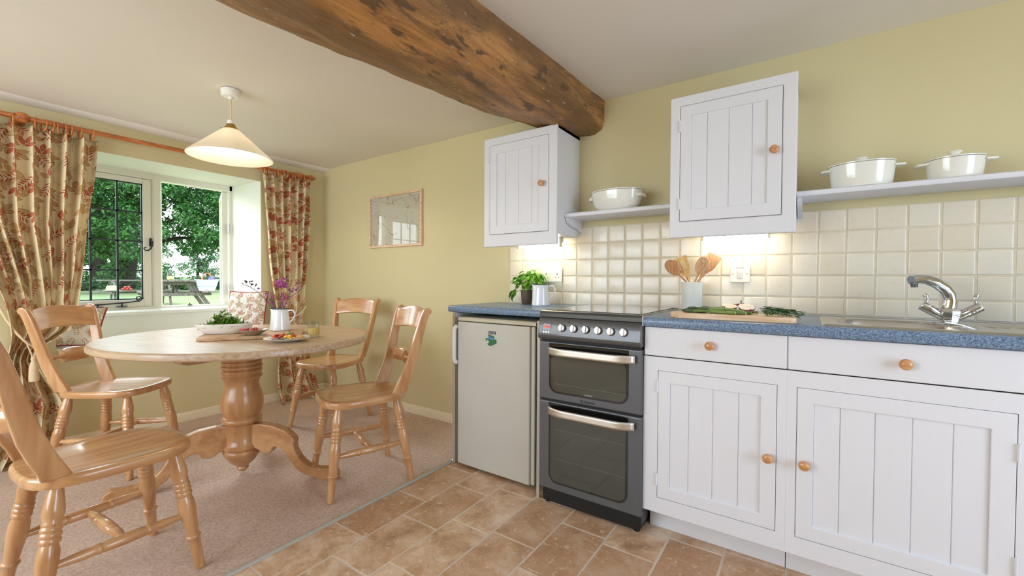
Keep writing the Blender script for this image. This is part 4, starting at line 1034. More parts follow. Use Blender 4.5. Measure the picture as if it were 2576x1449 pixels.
# ================================================================== CHAIRS
SZ = .478
def seat_outline():
    pts = []
    N_ = 64
    for k in range(N_):
        a = 2*PI*k/N_; ca, sa = math.cos(a), math.sin(a); p = 3.6
        r = (abs(ca)**p+abs(sa)**p)**(-1/p)
        X, Y = r*ca, r*sa
        wd = .192+.016*Y
        pts.append((X*wd, Y*.212-.002+.012*(1-X*X)*(Y > 0)*Y))
    return pts
def make_chair(label):
    t = thing('dining_chair', label, 'chair', (0, 0, 0), 'pine kitchen chairs round the oval table')
    out = seat_outline(); n = len(out); rings = []
    lv = [(.90, SZ-.036), (.985, SZ-.034), (1, SZ-.028), (1, SZ-.010), (.985, SZ-.002), (.95, SZ+.001), (.8, SZ-.003), (.55, SZ-.007), (.25, SZ-.008), (.04, SZ-.008)]
    vs = []
    for s, z in lv: vs += [(x*s, y*s, z) for x, y in out]
    m = MB().add(vs, [(i*n+k, i*n+(k+1) % n, (i+1)*n+(k+1) % n, (i+1)*n+k) for i in range(len(lv)-1) for k in range(n)]+[tuple(range(n))[::-1], tuple((len(lv)-1)*n+k for k in range(n))])
    obj('seat', m, M['chair_y'], t, smooth=50)
    # turned legs
    LP = [(0, .0155), (.015, .0165), (.06, .0158), (.20, .0182), (.255, .0195), (.262, .0235), (.272, .0245), (.282, .0215), (.288, .0185), (.30, .0190), (.42, .0235), (.50, .0268), (.57, .0262), (.615, .0215), (.622, .0248), (.640, .0262), (.656, .0228), (.664, .0258), (.680, .0262), (.694, .0228), (.702, .0256), (.718, .0258), (.732, .0222), (.738, .0240), (.752, .0245), (.764, .0222), (.80, .0262), (.84, .0262), (.90, .0222), (1.0, .0150)]
    feet = {}
    for sx in (-1, 1):
        for nm, f, tp_ in (('f', (.199, .205), (.135, .150)), ('r', (.186, -.210), (.120, -.148))):
            A = Vector((sx*f[0], f[1], .009)); B = Vector((sx*tp_[0], tp_[1], SZ-.030)); d = B-A
            feet[(sx, nm)] = (A, B)
            obj('leg', MB().lathe([(r, q*d.length) for q, r in LP], 18, A, d), M['chair_z'], t, smooth=50)
    SP = [(0, .0095), (.10, .0120), (.22, .0165), (.30, .0150), (.315, .0178), (.33, .0182), (.345, .0150), (.36, .0172), (.50, .0188), (.64, .0172), (.655, .0150), (.67, .0182), (.685, .0178), (.70, .0150), (.78, .0165), (.90, .0120), (1, .0095)]
    mids = []
    for sx in (-1, 1):
        p = feet[(sx, 'f')]; q = feet[(sx, 'r')]
        A = p[0].lerp(p[1], .46); B = q[0].lerp(q[1], .46); d = B-A
        obj('stretcher', MB().lathe([(r, u*d.length) for u, r in SP], 14, A, d), M['chair_y'], t, smooth=50); mids.append(A.lerp(B, .5))
    d = mids[1]-mids[0]
    obj('stretcher', MB().lathe([(r, u*d.length) for u, r in SP], 14, mids[0], d), M['chair_x'], t, smooth=50)
    # raked flat back posts with a scrolled top (profile in y,z, leaning outwards)
    fe = [(-.118, SZ-.006), (-.135, SZ+.03), (-.160, .56), (-.186, .63), (-.208, .70), (-.226, .77), (-.243, .83), (-.256, .875), (-.268, .905)]
    sc = [(-.274, .917), (-.286, .926), (-.300, .928), (-.312, .922), (-.318, .910), (-.315, .897), (-.305, .888)]
    re = [(-.300, .875), (-.290, .84), (-.278, .79), (-.268, .74), (-.254, .67), (-.238, .60), (-.216, .54), (-.197, SZ+.02), (-.190, SZ-.006)]
    prof = fe+sc+re; n = len(prof)
    def px(z): return .146+(.195-.146)*((z-SZ)/(.92-SZ))
    for sx in (-1, 1):
        vs = []
        for o_ in (-.013, .013):
            for y, z in prof: vs.append((sx*px(z)+o_, y, z))
        m = MB().add(vs, [tuple(range(n)), tuple(range(n, 2*n))[::-1]]+[(i, n+i, n+(i+1) % n, (i+1) % n) for i in range(n)])
        obj('back_post', m, M['chair_z'], t, smooth=0, bevel=.005, seg=2)
    # crest rail: curved back, arched top
    def cy(z): return interp([(.70, -.232), (.80, -.258), (.93, -.292)], z)
    def crest(u, v):
        s = 2*u-1; zt = .905+.022*(1-s*s); zb = .800+.010*(1-s*s); z = zb+(zt-zb)*v
        return (s*(px(z)-.010), cy(z)-.034*(1-s*s)+.006, z)
    obj('crest_rail', MB().grid(crest, 20, 6), M['chair_x'], t, smooth=60, solid=.020, bevel=.003)
    # mid rail: fat cushion-shaped centre on thin turned pins
    zc = .652; yc = -.218
    def mid(u, v):
        s = 2*u-1; a = 2*PI*v; L = .074
        e = (1-.10*s*s)
        return (s*L, yc-.024*(1-s*s)+.019*e*math.sin(a), zc+.040*e*math.cos(a))
    m = MB().grid(mid, 10, 18); k = 11
    m.f.append(tuple(j*k for j in range(18))); m.mi.append(0); m.f.append(tuple(j*k+10 for j in range(18))[::-1]); m.mi.append(0)
    obj('mid_rail', m, M['chair_x'], t, smooth=50)
    for sx in (-1, 1):
        A = Vector((sx*.072, yc, zc)); B = Vector((sx*(px(zc)-.008), yc-.012, zc)); d = B-A
        obj('rail_pin', MB().lathe([(q, u*d.length) for u, q in ((0, .009), (.1, .012), (.2, .008), (.35, .007), (.42, .011), (.5, .011), (.58, .007), (.66, .010), (.76, .010), (.84, .007), (1, .007))], 12, A, d), M['chair_x'], t, smooth=50)
    return t
c0 = make_chair('varnished pine chair facing the table beside the left curtain')
def chair_at(o, x, y, deg): o.location = (x, y, 0); o.rotation_euler = (0, 0, math.radians(deg-90))
chair_at(c0, -2.175, -1.654, 40.4)
for x, y, dg, lb in ((-.919, -.940, -110.1, 'varnished pine chair on the right of the table, nearest the fridge'),
                     (-1.881, -.498, -73.4, 'varnished pine chair behind the table, in front of the right curtain'),
                     (-.968, -1.959, 94.5, 'varnished pine chair in the left foreground, cut off by the photo edge')):
    chair_at(dup(c0, label=lb), x, y, dg)

# ================================================================== CURTAINS, POLE, CUSHIONS
PX, PZ = -2.690, 2.008
def curtain(name, label, prof, folds, width, amp, seed, z0, z1, lean):
    pl = sorted([(p[0], p[1]) for p in prof]); prr = sorted([(p[0], p[2]) for p in prof])
    pa = sorted([(p[0], p[3]) for p in prof])
    def fn(u, v):
        z = z0+(z1-z0)*v
        yl, yr = interp(pl, z), interp(prr, z); A = amp*interp(pa, z)
        n1 = mnoise.noise(Vector((u*5+seed, z*1.1, seed))); n2 = mnoise.noise(Vector((u*11+seed, z*2.3, 3+seed)))
        ph = 2*PI*folds*u+1.0*n1+.35*n2
        g = smoothstep(1.25, .80, z); hump = (1-g)*(math.sin(ph)+.30*math.sin(2*ph+.7+n1))+g*(1.1*math.sin(ph*.5+.6)+.35*math.sin(ph+n2))
        yy = u+.30/folds*math.cos(ph)/2
        x = PX-.012+A*hump*(.8+.4*n1)+.012*n2+interp(lean, z)
        return (x, yl+(yr-yl)*yy, z+.004*math.sin(ph*1.0+1)*(v < .02))
    m = MB().grid(fn, folds*14, 90, lambda u, v: (u*width, z0+(z1-z0)*v))
    o = obj(name, m, M['curtain'], smooth=180, solid=.0025, loc=(PX, (prof[0][1]+prof[0][2])/2, z1)); tag(o, label, 'curtain'); return o
LP_ = [(1.968, -2.22, -1.622, .9), (1.75, -2.21, -1.634, 1), (1.4, -2.16, -1.675, 1.05), (1.1, -2.065, -1.705, 1), (.93, -2.02, -1.724, .95), (.82, -2.005, -1.742, .9), (.76, -2.0, -1.765, .85), (.71, -2.0, -1.83, .7), (.66, -2.005, -1.90, .6), (.60, -2.015, -1.915, .6), (.5, -2.05, -1.875, .8), (.35, -2.12, -1.815, 1.1), (.15, -2.2, -1.815, 1.3), (.012, -2.26, -1.86, 1.4)]
curtain('curtain', 'heavy leaf-print curtain at the left of the window, tied back with a tasselled cord', LP_, 8, 1.02, .050, .3, 1.966, .012, [(0, .05), (.3, .03), (.65, .0), (.9, .012), (2, 0)])
RP_ = [(1.978, -.610, -.186, .9), (1.7, -.600, -.205, 1), (1.3, -.572, -.228, 1), (1.0, -.542, -.242, .9), (.88, -.525, -.250, .8), (.76, -.50, -.268, .6), (.66, -.49, -.275, .6), (.45, -.512, -.225, 1), (.2, -.525, -.18, 1.2), (.08, -.52, -.150, 1.3), (.012, -.51, -.12, 1.5)]
curtain('curtain', 'leaf-print curtain right of the window beside the room corner', RP_, 6, .80, .042, 2.1, 1.976, .012, [(0, .07), (.10, .03), (.3, .0), (2, 0)])
cp = thing('curtain_pole', 'orange-brown wooden curtain pole with rings above the window', 'curtain pole', (PX, -1.3, PZ))
obj('rod', MB().lathe([(.0155, 0), (.0155, 2.86)], 16, (PX, -3.05, PZ), (0, 1, 0)), M['pole'], cp, smooth=60)
obj('finial', MB().lathe([(.0155, -.03), (.019, -.026), (.019, -.018), (.013, -.012), (.016, -.004), (.025, .008), (.027, .018), (.024, .032), (.014, .052), (.0005, .066)], 18, (PX, -.205, PZ), (0, 1, 0)), M['pole'], cp, smooth=60)
for by, r in ((-1.938, .030), (-.300, .024)):
    m = MB().lathe([(.0005, -.034), (.018, -.030), (r, -.012), (r, .012), (.018, .030), (.0005, .034)], 16, (PX, by, PZ), (0, 1, 0))
    m.lathe([(.014, 0), (.012, .05), (.026, .085), (.027, .0995)], 16, (PX, by, PZ-.006), (-1, 0, 0))
    obj('bracket', m, M['pole'], cp, smooth=50)
for i, ry in enumerate((-1.975, -1.885, -1.852, -1.824, -1.792, -1.764, -1.738, -1.697, -1.643, -.600, -.564, -.487, -.452, -.424, -.372, -.346, -.258, -.228, -2.05, -2.13, -2.22)):
    a = Vector((random.uniform(-.35, .35), 1, random.uniform(-.15, .15)))
    m = MB().torus((PX, ry, PZ-.019), a, .0335, .0050, 24, 8)
    obj('ring', m, M['pole'], cp, smooth=180)
m = thing('tieback', 'twisted cream cord with tassel tying back the left curtain', 'tieback', (-2.72, -2.04, .95))
hk = (-2.768, -2.045, 1.02)
obj('cord', MB().tube([hk, (-2.74, -2.04, .94), (-2.68, -2.01, .84), (-2.635, -1.975, .76), (-2.622, -1.94, .705), (-2.63, -1.905, .67)], .0062, 8), M['cord_cream'], m, smooth=60)
obj('tassel_cord', MB().tube([(-2.622, -1.94, .70), (-2.608, -1.925, .64), (-2.606, -1.92, .60)], .004, 8), M['cord_cream'], m, smooth=60)
tl = MB().lathe([(.0005, .63), (.010, .625), (.013, .612), (.010, .60), (.013, .595), (.020, .56), (.022, .50), (.021, .485), (.0005, .484)], 18, (-2.606, -1.918, 0)); obj('tassel', tl, M['cord_cream'], m, smooth=60)
m.location = m.location
hkm = MB().lathe([(.022, 0), (.020, .004), (.008, .006)], 16, (-2.7895, -2.045, 1.035), (1, 0, 0)).torus((-2.774, -2.045, 1.03), (0, 1, .3), .015, .0035, 16, 6)
tag(obj('curtain_hook', hkm, M['iron'], smooth=60, loc=(-2.78, -2.045, 1.035)), 'dark metal wall hook left of the left curtain', 'hook')
rt_ = obj('tieback', MB().tube([(-2.62, -.275, .84), (-2.615, -.31, .80), (-2.62, -.37, .755), (-2.63, -.43, .74), (-2.65, -.495, .745)], .006, 8), M['cord_cream'], smooth=60, loc=(-2.62, -.35, .75)); tag(rt_, 'cream cord tying back the right curtain', 'tieback')
def cushion(label, c, wdir, tilt, W, H, T, name='cushion'):
    wd = Vector((wdir[0], wdir[1], 0)).normalized(); nn = Vector((wd.y, -wd.x, 0)); up = (Vector((0, 0, 1))*math.cos(tilt)-nn*math.sin(tilt)).normalized(); nn = wd.cross(up)
    c = Vector(c); t = thing(name, label, 'cushion', c)
    def surf(sg):
        def fn(u, v):
            s, q = 2*u-1, 2*v-1
            k = max(0, (1-s**4)*(1-q**4))**.55; pin = 1-.05*(1-abs(s*q))*0
            bx = s*(1-.06*(1-q*q)*0-.05*q*q*0); 
            return tuple(c+wd*(W/2*s*(1-.07*(1-abs(q))**0*(1-q*q)*0.6))+up*(H/2*q*(1-.05*(1-s*s)))+nn*(sg*T/2*k))
        return fn
    m = MB().grid(surf(1), 20, 20, lambda u, v: (u*W*1.35, v*H*1.35)); m.grid(surf(-1), 20, 20, lambda u, v: (u*W*1.35+1, v*H*1.35))
    obj('cover', m, M['cushion'], t, smooth=180)
    f = surf(0); loop = [f(i/16, 0) for i in range(17)]+[f(1, i/16) for i in range(1, 17)]+[f(1-i/16, 1) for i in range(1, 17)]+[f(0, 1-i/16) for i in range(1, 17)]
    obj('piping', MB().tube(loop, .005, 6, cap=False), M['piping'], t, smooth=60, label='dark red piped edge'); return t
cushion('pale leaf-print cushion standing at the right end of the window seat', (-2.805, -.690, .803), (.85, .53), .20, .33, .35, .10)
cushion('leaf-print cushion leaning at the left end of the window seat behind the curtain', (-2.94, -1.70, .757), (.55, .83), .55, .30, .28, .10)

# ================================================================== PENDANT LAMP, PICTURE
PLx, PLy = -1.598, -1.294
pd = thing('pendant_lamp', 'lit opal glass cone pendant lamp hanging over the table', 'lamp', (PLx, PLy, CZ))
obj('ceiling_rose', MB().lathe([(.0005, 2.132), (.046, 2.132), (.048, 2.128), (.046, 2.100), (.040, 2.094), (.012, 2.092), (.010, 2.082), (.0005, 2.081)][::-1], 28, (PLx, PLy, 0)), M['plastic'], pd, smooth=40)
obj('flex', MB().tube([(PLx, PLy, 2.085), (PLx, PLy, 1.96)], .0042, 8), M['flex'], pd, smooth=60)
obj('lamp_holder', MB().lathe([(.0005, 1.967), (.012, 1.966), (.0165, 1.962), (.018, 1.943), (.0005, 1.942)][::-1], 18, (PLx, PLy, 0)), M['plastic'], pd, smooth=40)
g = MB().lathe([(.0185, 1.944), (.021, 1.940), (.026, 1.930), (.038, 1.918), (.041, 1.912), (.039, 1.911), (.024, 1.928), (.017, 1.942)], 24, (PLx, PLy, 0), cap=False)
for a in (.2, 2.3, 4.4): g.tube([(PLx+.036*math.cos(a), PLy+.036*math.sin(a), 1.915), (PLx+.050*math.cos(a), PLy+.050*math.sin(a), 1.914)], .0025, 6)
obj('gallery', g, M['brass'], pd, smooth=50, label='brass shade holder')
obj('shade', MB().lathe([(.030, 1.922), (.036, 1.918), (.044, 1.910), (.206, 1.762), (.2075, 1.758), (.205, 1.757), (.042, 1.905), (.034, 1.913)], 56, (PLx, PLy, 0), cap=False), M['shade'], pd, smooth=60, label='white opal glass cone shade')
obj('bulb', MB().lathe([(.0005, 1.800), (.016, 1.803), (.026, 1.815), (.029, 1.832), (.025, 1.850), (.015, 1.870), (.013, 1.90), (.0005, 1.901)], 20, (PLx, PLy, 0)), M['bulb'], pd, smooth=60, label='lit bulb')
light('pendant_light', 'POINT', (PLx, PLy, 1.80), 15, (1, .88, .70), .03)
pc = thing('framed_map', 'framed old map hanging on the yellow wall left of the cabinets', 'picture', (-1.748, -.001, 1.573))
x0, x1, z0, z1, fw = -2.072, -1.426, 1.352, 1.796, .019
for nm, bx in (('a', (x0, x1, z1-fw, z1)), ('b', (x0, x1, z0, z0+fw)), ('c', (x0, x0+fw, z0+fw, z1-fw)), ('d', (x1-fw, x1, z0+fw, z1-fw))):
    obj('frame_bar', MB().box(bx[0], bx[1], -.022, -.001, bx[2], bx[3]), M['maple'], pc, smooth=0, bevel=.0015)
obj('map_sheet', MB().grid(lambda u, v: (x0+.015+u*(x1-x0-.03), -.010, z0+.015+v*(z1-z0-.03)), 1, 1, lambda u, v: (u, v*.69+.31)), M['map'], pc, smooth=0)
obj('glass', MB().box(x0+.016, x1-.016, -.0155, -.0135, z0+.016, z1-.016), M['picture_glass'], pc, smooth=0)

# ================================================================== THINGS ON THE TABLE
ZT_ = HT+.0005
A0 = Vector((-1.405, -1.543)); E1 = Vector((.52, .854)).normalized(); E2 = Vector((-E1.y, E1.x))
def tp2(a, p): q = A0+E1*a+E2*p; return q.x, q.y
def oriented(m, cx, cy, ang):
    c, s = math.cos(ang), math.sin(ang); m.v = [(cx+x*c-y*s, cy+x*s+y*c, z) for x, y, z in m.v]; return m
AB = math.atan2(E1.y, E1.x)
m = MB().prism(rrect(0, .475, 0, .30, .045, 6), ZT_, ZT_+.018)
m = oriented(m, A0.x, A0.y, AB)
tag(obj('serving_board', m, M['board_dark'], smooth=0, bevel=.004, seg=3, loc=(*tp2(.24, .15), ZT_)), 'long wooden serving board under the salad bowl and flower jug', 'board')
ZB = ZT_+.0185
bx_, by_ = tp2(.100, .170)
pr = [(.62, 0), (.72, .003), (.86, .022), (.97, .044), (1.0, .052), (.985, .0535), (.955, .050), (.82, .022), (.60, .009), (.0005, .008)]
m = oriented(MB().lathe([(.136*r, ZB+h) for r, h in pr], 44, (0, 0, 0), None, 1, .38), bx_, by_, AB)
tag(obj('salad_bowl', m, M['stone'], smooth=50, loc=(bx_, by_, ZB)), 'long white oval bowl filled with green salad leaves', 'bowl')
def leaf_heap(name, n, cx, cy, z, rx, ry, hgt, ang, L, mat, label, cat, peak=1.0, px=0.0):
    m = MB(); rnd = random.Random(n)
    for i in range(n):
        r = math.sqrt(rnd.random()); a = rnd.uniform(0, 2*PI)
        X, Y = r*rx*math.cos(a), r*ry*math.sin(a)
        top = hgt*(max(0, 1-((X/rx-px)**2*2.0+(Y/ry)**2)))**peak
        h = z+rnd.uniform(.35, 1)*top+.004
        vs, fs = leaf_fan(4, L*rnd.uniform(.6, 1.2), L*.36, rnd.uniform(-.5, .8))
        e = Euler((rnd.uniform(-.7, .9), rnd.uniform(-.7, .7), rnd.uniform(0, 6.28))).to_matrix()
        c, s = math.cos(ang), math.sin(ang); p = Vector((cx+X*c-Y*s, cy+X*s+Y*c, h))
        m.add([p+e @ Vector(v) for v in vs], fs)
        if i % 4 == 0: m.tube([p, p+e @ Vector((.004, -.02, .002)), p+e @ Vector((0, -.035, -.004))], .0011, 4)
    o = obj(name, m, mat, smooth=180, loc=(cx, cy, z), kind='stuff'); tag(o, label, cat); return o
leaf_heap('salad_leaves', 360, bx_, by_, ZB+.036, .098, .034, .080, AB, .030, M['salad'], 'heap of green rocket leaves in the long white bowl', 'salad', 1.3, .0)
dx_, dy_ = tp2(.243, .045)
pr = [(.46, 0), (.52, .003), (.80, .016), (1.0, .027), (.99, .029), (.95, .0275), (.6, .010), (.0005, .007)]
t = thing('small_dish', 'small taupe dish of sliced pink onion on the serving board', 'dish', (dx_, dy_, ZB))
obj('dish', MB().lathe([(.070*r, ZB+h) for r, h in pr], 36, (dx_, dy_, 0)), M['taupe'], t, smooth=50)
def slice_arc(name, c, R, rr, rot, mat, label, cat, group, span=3.4):
    e = Euler(rot).to_matrix(); pts = [Vector(c)+e @ Vector((R*math.cos(a), R*math.sin(a), 0)) for a in [span*i/12 for i in range(13)]]
    o = obj(name, MB().tube(pts, [rr*.5]+[rr]*11+[rr*.5], 6, flat=1.6), mat, smooth=60, loc=c); tag(o, label, cat, group); return o
for i in range(9):
    a = i*2.1; rr = .020*(i % 3)/2+.006
    slice_arc('onion_slice', (dx_+rr*math.cos(a)*1.4, dy_+rr*math.sin(a)*1.4, ZB+.017+.0042*(i//2)), .017, .0042, (random.uniform(-.35, .35), random.uniform(-.35, .35), a), M['radish'], 'pink onion slice in the small taupe dish', 'onion slice', 'onion slices in the taupe dish')
def enamel_jug(x, y, z, hdir, label, s=1.0):
    t = thing('enamel_jug', label, 'jug', (x, y, z)); H = .122*s; R0, R1 = .0545*s, .040*s
    hd = Vector((hdir[0], hdir[1], 0)).normalized()
    pr = [(.0005, 0), (R0-.003, 0), (R0, .003), (R0*.995, .008)]+[(R0+(R1-R0)*k/6, .008+(H-.010)*k/6) for k in range(1, 7)]+[(R1-.002, H), (R1-.003, H-.006), (R0-.004, .012), (.0005, .006)]
    m = MB().lathe([(r, z+h) for r, h in pr], 36, (x, y, 0))
    nv = []
    for v in m.v:      # pull a pouring lip opposite the handle
        d = Vector((v[0]-x, v[1]-y, 0)); 
        if v[2] > z+H*.72 and d.length > .01:
            k = max(0, -d.normalized().dot(hd)); f = smoothstep(.80, 1.0, k)*smoothstep(H*.72, H, v[2]-z)
            d2 = d.normalized()*(.013*s*f); nv.append((v[0]+d2.x, v[1]+d2.y, v[2]+.003*f))
        else: nv.append(v)
    m.v = nv; obj('body', m, M['enamel'], t, smooth=50)
    ring = []
    for k in range(41):
        a = 2*PI*k/40; d = Vector((math.cos(a), math.sin(a), 0)); f = smoothstep(.80, 1.0, max(0, -d.dot(hd)))
        ring.append(Vector((x, y, z+H+.003*f))+d*(R1-.001+.013*s*f))
    obj('rim', MB().tube(ring, .0021, 6, cap=False), M['navy'], t, smooth=60, label='dark blue rim')
    b = Vector((x, y, z)); pts = []
    for o_, h in ((R1-.002, H*.86), (R1+.016, H*.95), (R1+.034, H*.93), (R1+.045, H*.80), (R1+.043, H*.66), (R1+.033, H*.52), (R1+.018, H*.38), (R0*.92-.001, H*.27)): pts.append(b+hd*o_*1.0+Vector((0, 0, h)))
    obj('handle', MB().tube(pts, [.0055, .006, .006, .006, .006, .0055, .005, .0045], 10, flat=.7), M['enamel'], t, smooth=60)
    return t
jx, jy = tp2(.355, .232)
RIGHT = (.825, .566)
enamel_jug(jx, jy, ZB, RIGHT, 'white enamel jug of pink wildflowers on the dining table')
# wild flowers: every stem is a thing with its blossoms
def flower(label, pts, blooms, seed, bud=False, leaves=0):
    rnd = random.Random(seed); P = [Vector(p) for p in pts]
    t = thing('flower_stem', label, 'flower', P[0], 'wildflowers in the enamel jug')
    obj('stem', MB().tube(P, [.0016]*len(P), 6), M['stem_dark'], t, smooth=60)
    for (f, off, sz, kind) in blooms:
        k = f*(len(P)-1); i = min(len(P)-2, int(k)); p = P[i].lerp(P[i+1], k-i); q = p+Vector(off)
        m = MB(); m.tube([p, p.lerp(q, .6)+Vector((0, 0, .002)), q], .0009, 5)
        if kind == 'b':
            d = (q-p).normalized(); m.lathe([(.0004, 0), (sz*.30, sz*.35), (sz*.26, sz*.8), (sz*.1, sz*1.3), (.0002, sz*1.5)], 8, q, d)
            for j in range(3):
                vs, fs = leaf_fan(3, sz*1.3, sz*.5, .1); e = d.to_track_quat('Y', 'Z').to_matrix() @ Euler((rnd.uniform(-.7, .7), 0, rnd.uniform(-.8, .8))).to_matrix(); m.add([q+e @ Vector(v) for v in vs], fs)
            obj('bud', m, M['bud'], t, smooth=60)
        else:
            for j in range(10):
                vs, fs = leaf_fan(3, sz*rnd.uniform(.8, 1.2), sz*.62, .2)
                e = Euler((rnd.uniform(-.5, 1.4), rnd.uniform(-.6, .6), j*.63*2)).to_matrix(); m.add([q+e @ Vector(v) for v in vs], fs)
            obj('blossom', m, M['petal'], t, smooth=60)
    for j in range(leaves):
        p = P[0].lerp(P[1], .5+.15*j); vs, fs = leaf_fan(4, .028, .011, .2); e = Euler((.3, .2, j*2.4)).to_matrix()
        obj('leaf', MB().add([p+e @ Vector(v) for v in vs], fs), M['salad'], t, smooth=180)
    return t
lat = Vector((.825, .566, 0)); JB = Vector((jx, jy, ZB+.1))
def FP(a, h, dpt=0.0): return JB+lat*a+Vector((0, 0, h))+Vector((-.566, .824, 0))*dpt
fl_ = []
def spray(a, h, n, seed, top):
    """blooms round the upper part of a stem"""
    rnd = random.Random(seed); out = []
    for i in range(n):
        f = 1-.62*i/n*top; out.append((f, (rnd.uniform(-.020, .020), rnd.uniform(-.02, .02), rnd.uniform(0, .02)), rnd.uniform(.013, .017), 'f' if rnd.random() < .72 else 'b'))
    return out
flower('tall pink wildflower stem with a dense head in the jug', [FP(-.005, -.06), FP(0, .02), FP(.000, .09, .01), FP(.003, .165, .01)], [(1, (random.uniform(-.022, .022), random.uniform(-.02, .02), random.uniform(-.03, .03)), .017, 'f') for _ in range(12)]+[(.62, (.02, .0, .02), .012, 'f'), (.55, (-.016, .01, .018), .012, 'b')], 1, leaves=2)
flower('dark-budded branch leaning left out of the jug', [FP(-.02, -.05), FP(-.035, .02), FP(-.085, .075), FP(-.125, .115), FP(-.158, .138), FP(-.185, .152), FP(-.205, .156)], [(1, (-.012, 0, .006), .010, 'b'), (.95, (.004, 0, .018), .010, 'b'), (.86, (-.004, 0, .016), .011, 'b'), (.80, (.012, 0, .022), .010, 'b'), (.74, (.016, 0, .03), .010, 'b'), (.70, (.004, 0, .014), .012, 'b'), (.62, (.014, 0, .018), .013, 'b'), (.52, (.016, 0, .016), .012, 'f'), (.36, (.022, 0, .024), .012, 'b'), (.34, (.034, 0, .022), .011, 'f'), (.24, (.008, .004, .012), .012, 'f'), (.28, (-.018, 0, .012), .012, 'b')], 2, leaves=2)
flower('pink wildflower stem leaning right in the jug', [FP(.01, -.05), FP(.018, .02), FP(.040, .07), FP(.068, .10, .01), (FP(.098, .118, .01)), FP(.115, .135, .01)], [(1, (.006, 0, .012), .008, 'b'), (.86, (-.012, 0, .014), .011, 'f'), (.72, (.004, 0, .012), .010, 'b'), (.62, (-.016, 0, .016), .013, 'f'), (.5, (.014, 0, .006), .012, 'f'), (.42, (-.010, 0, .012), .013, 'f'), (.30, (.02, 0, .004), .012, 'f')], 3, leaves=2)
flower('short pink wildflower stem at the front of the jug', [FP(.004, -.05, -.01), FP(.01, .02, -.012), FP(.022, .055, -.015), FP(.03, .085, -.015)], [(1, (-.006, 0, .006), .013, 'f'), (.8, (.014, 0, .004), .012, 'f'), (.66, (-.012, 0, .006), .012, 'f'), (.52, (.012, 0, .0), .012, 'f'), (.45, (-.01, 0, .002), .011, 'b')], 4, leaves=3)
flower('pink wildflower stem with open blossoms left of centre in the jug', [FP(-.012, -.05), FP(-.026, .02), FP(-.040, .055), FP(-.052, .075)], [(1, (.012, 0, .01), .012, 'f'), (.8, (-.01, 0, .008), .011, 'b'), (.58, (-.004, 0, .0), .012, 'f'), (.5, (-.012, 0, -.012), .012, 'f')], 5, leaves=3)
flower('thin upright wildflower stem right of centre in the jug', [FP(.012, -.05), FP(.022, .03), FP(.046, .10, .01), FP(.075, .155, .015), FP(.092, .175, .015)], [(1, (.012, 0, .008), .008, 'b'), (.92, (-.010, 0, .002), .010, 'f'), (.78, (.012, 0, .006), .009, 'b'), (.66, (.016, 0, .0), .012, 'f'), (.58, (-.012, 0, .008), .011, 'b')], 6, leaves=2)
# plate of lunch
plx, ply = -1.086, -1.254
pr = [(.50, 0), (.54, .002), (.62, .004), (.70, .009), (.98, .0165), (1.0, .018), (.985, .019), (.70, .0125), (.62, .008), (.0005, .0065)]
tag(obj('dinner_plate', MB().lathe([(.105*r, ZT_+h) for r, h in pr], 48, (plx, ply, 0)), M['stone'], smooth=50, loc=(plx, ply, ZT_)), 'white side plate of lunch near the table edge', 'plate')
ZP = ZT_+.0075
vd = Vector((-.9, .43, 0)).normalized()
def on_plate(a, b): p = Vector((plx, ply, 0))+lat*a+vd*b; return p.x, p.y
for i, (a, b, r, lb) in enumerate(((-.060, -.005, .1, 'tomato slice at the left rim of the side plate'), (-.040, .012, .5, 'tomato slice second from the left on the side plate'), (-.024, -.016, .35, 'tomato slice in front of the herbs on the side plate'))):
    x, y = on_plate(a, b)
    m = MB().lathe([(.0005, 0), (.021, .0005), (.023, .003), (.0225, .006), (.019, .0075), (.0005, .008)], 22, (0, 0, 0))
    e = Euler((-.25-r*.4, .1, i)).to_matrix(); m.v = [tuple(Vector((x, y, ZP+.009+.003*i))+e @ Vector(v)) for v in m.v]
    tag(obj('tomato_slice', m, M['tomato'], smooth=40, loc=(x, y, ZP)), lb, 'tomato', 'tomato slices on the plate')
for i, (a, b, lb) in enumerate(((-.004, -.026, 'yellow pepper piece on the side plate, left one'), (.012, -.020, 'yellow pepper piece on the side plate, right one'))):
    x, y = on_plate(a, b)
    m = MB().grid(lambda u, v: ((u-.5)*.026, (v-.5)*.017, .010*math.sin(PI*u)+.004*math.sin(PI*v)), 8, 5); e = Euler((.5, .3-.5*i, .8+i*1.3)).to_matrix()
    m.v = [tuple(Vector((x, y, ZP+.011))+e @ Vector(v)) for v in m.v]
    tag(obj('pepper_piece', m, M['pepper'], smooth=180, solid=.005, loc=(x, y, ZP)), lb, 'pepper', 'pepper pieces on the plate')
x, y = on_plate(.026, -.022)
tag(slice_arc('carrot_slice', (x, y, ZP+.012), .013, .006, (1.0, .2, .9), M['tomato'], 'orange-red wedge beside the tart on the side plate', 'tomato', None, 2.2), 'orange-red wedge beside the tart on the side plate', 'tomato')
x, y = on_plate(.052, .006)
def tart_fn(u, v):
    a = 2*PI*u; r = v
    R = .042*(1+.10*math.sin(3*a+1)+.05*math.sin(7*a)); hh = .022*(1-r**4)+.003*mnoise.noise(Vector((3*math.cos(a)*r, 3*math.sin(a)*r, 1)))*3
    return (x+lat.x*R*r*math.cos(a)+vd.x*R*.8*r*math.sin(a), y+lat.y*R*r*math.cos(a)+vd.y*R*.8*r*math.sin(a), ZP+max(.0005, hh))
tag(obj('tart', MB().grid(tart_fn, 28, 9), M['tart'], smooth=180, loc=(x, y, ZP)), 'golden baked tart piece at the right of the side plate', 'tart')
hx_, hy_ = on_plate(.004, .022)
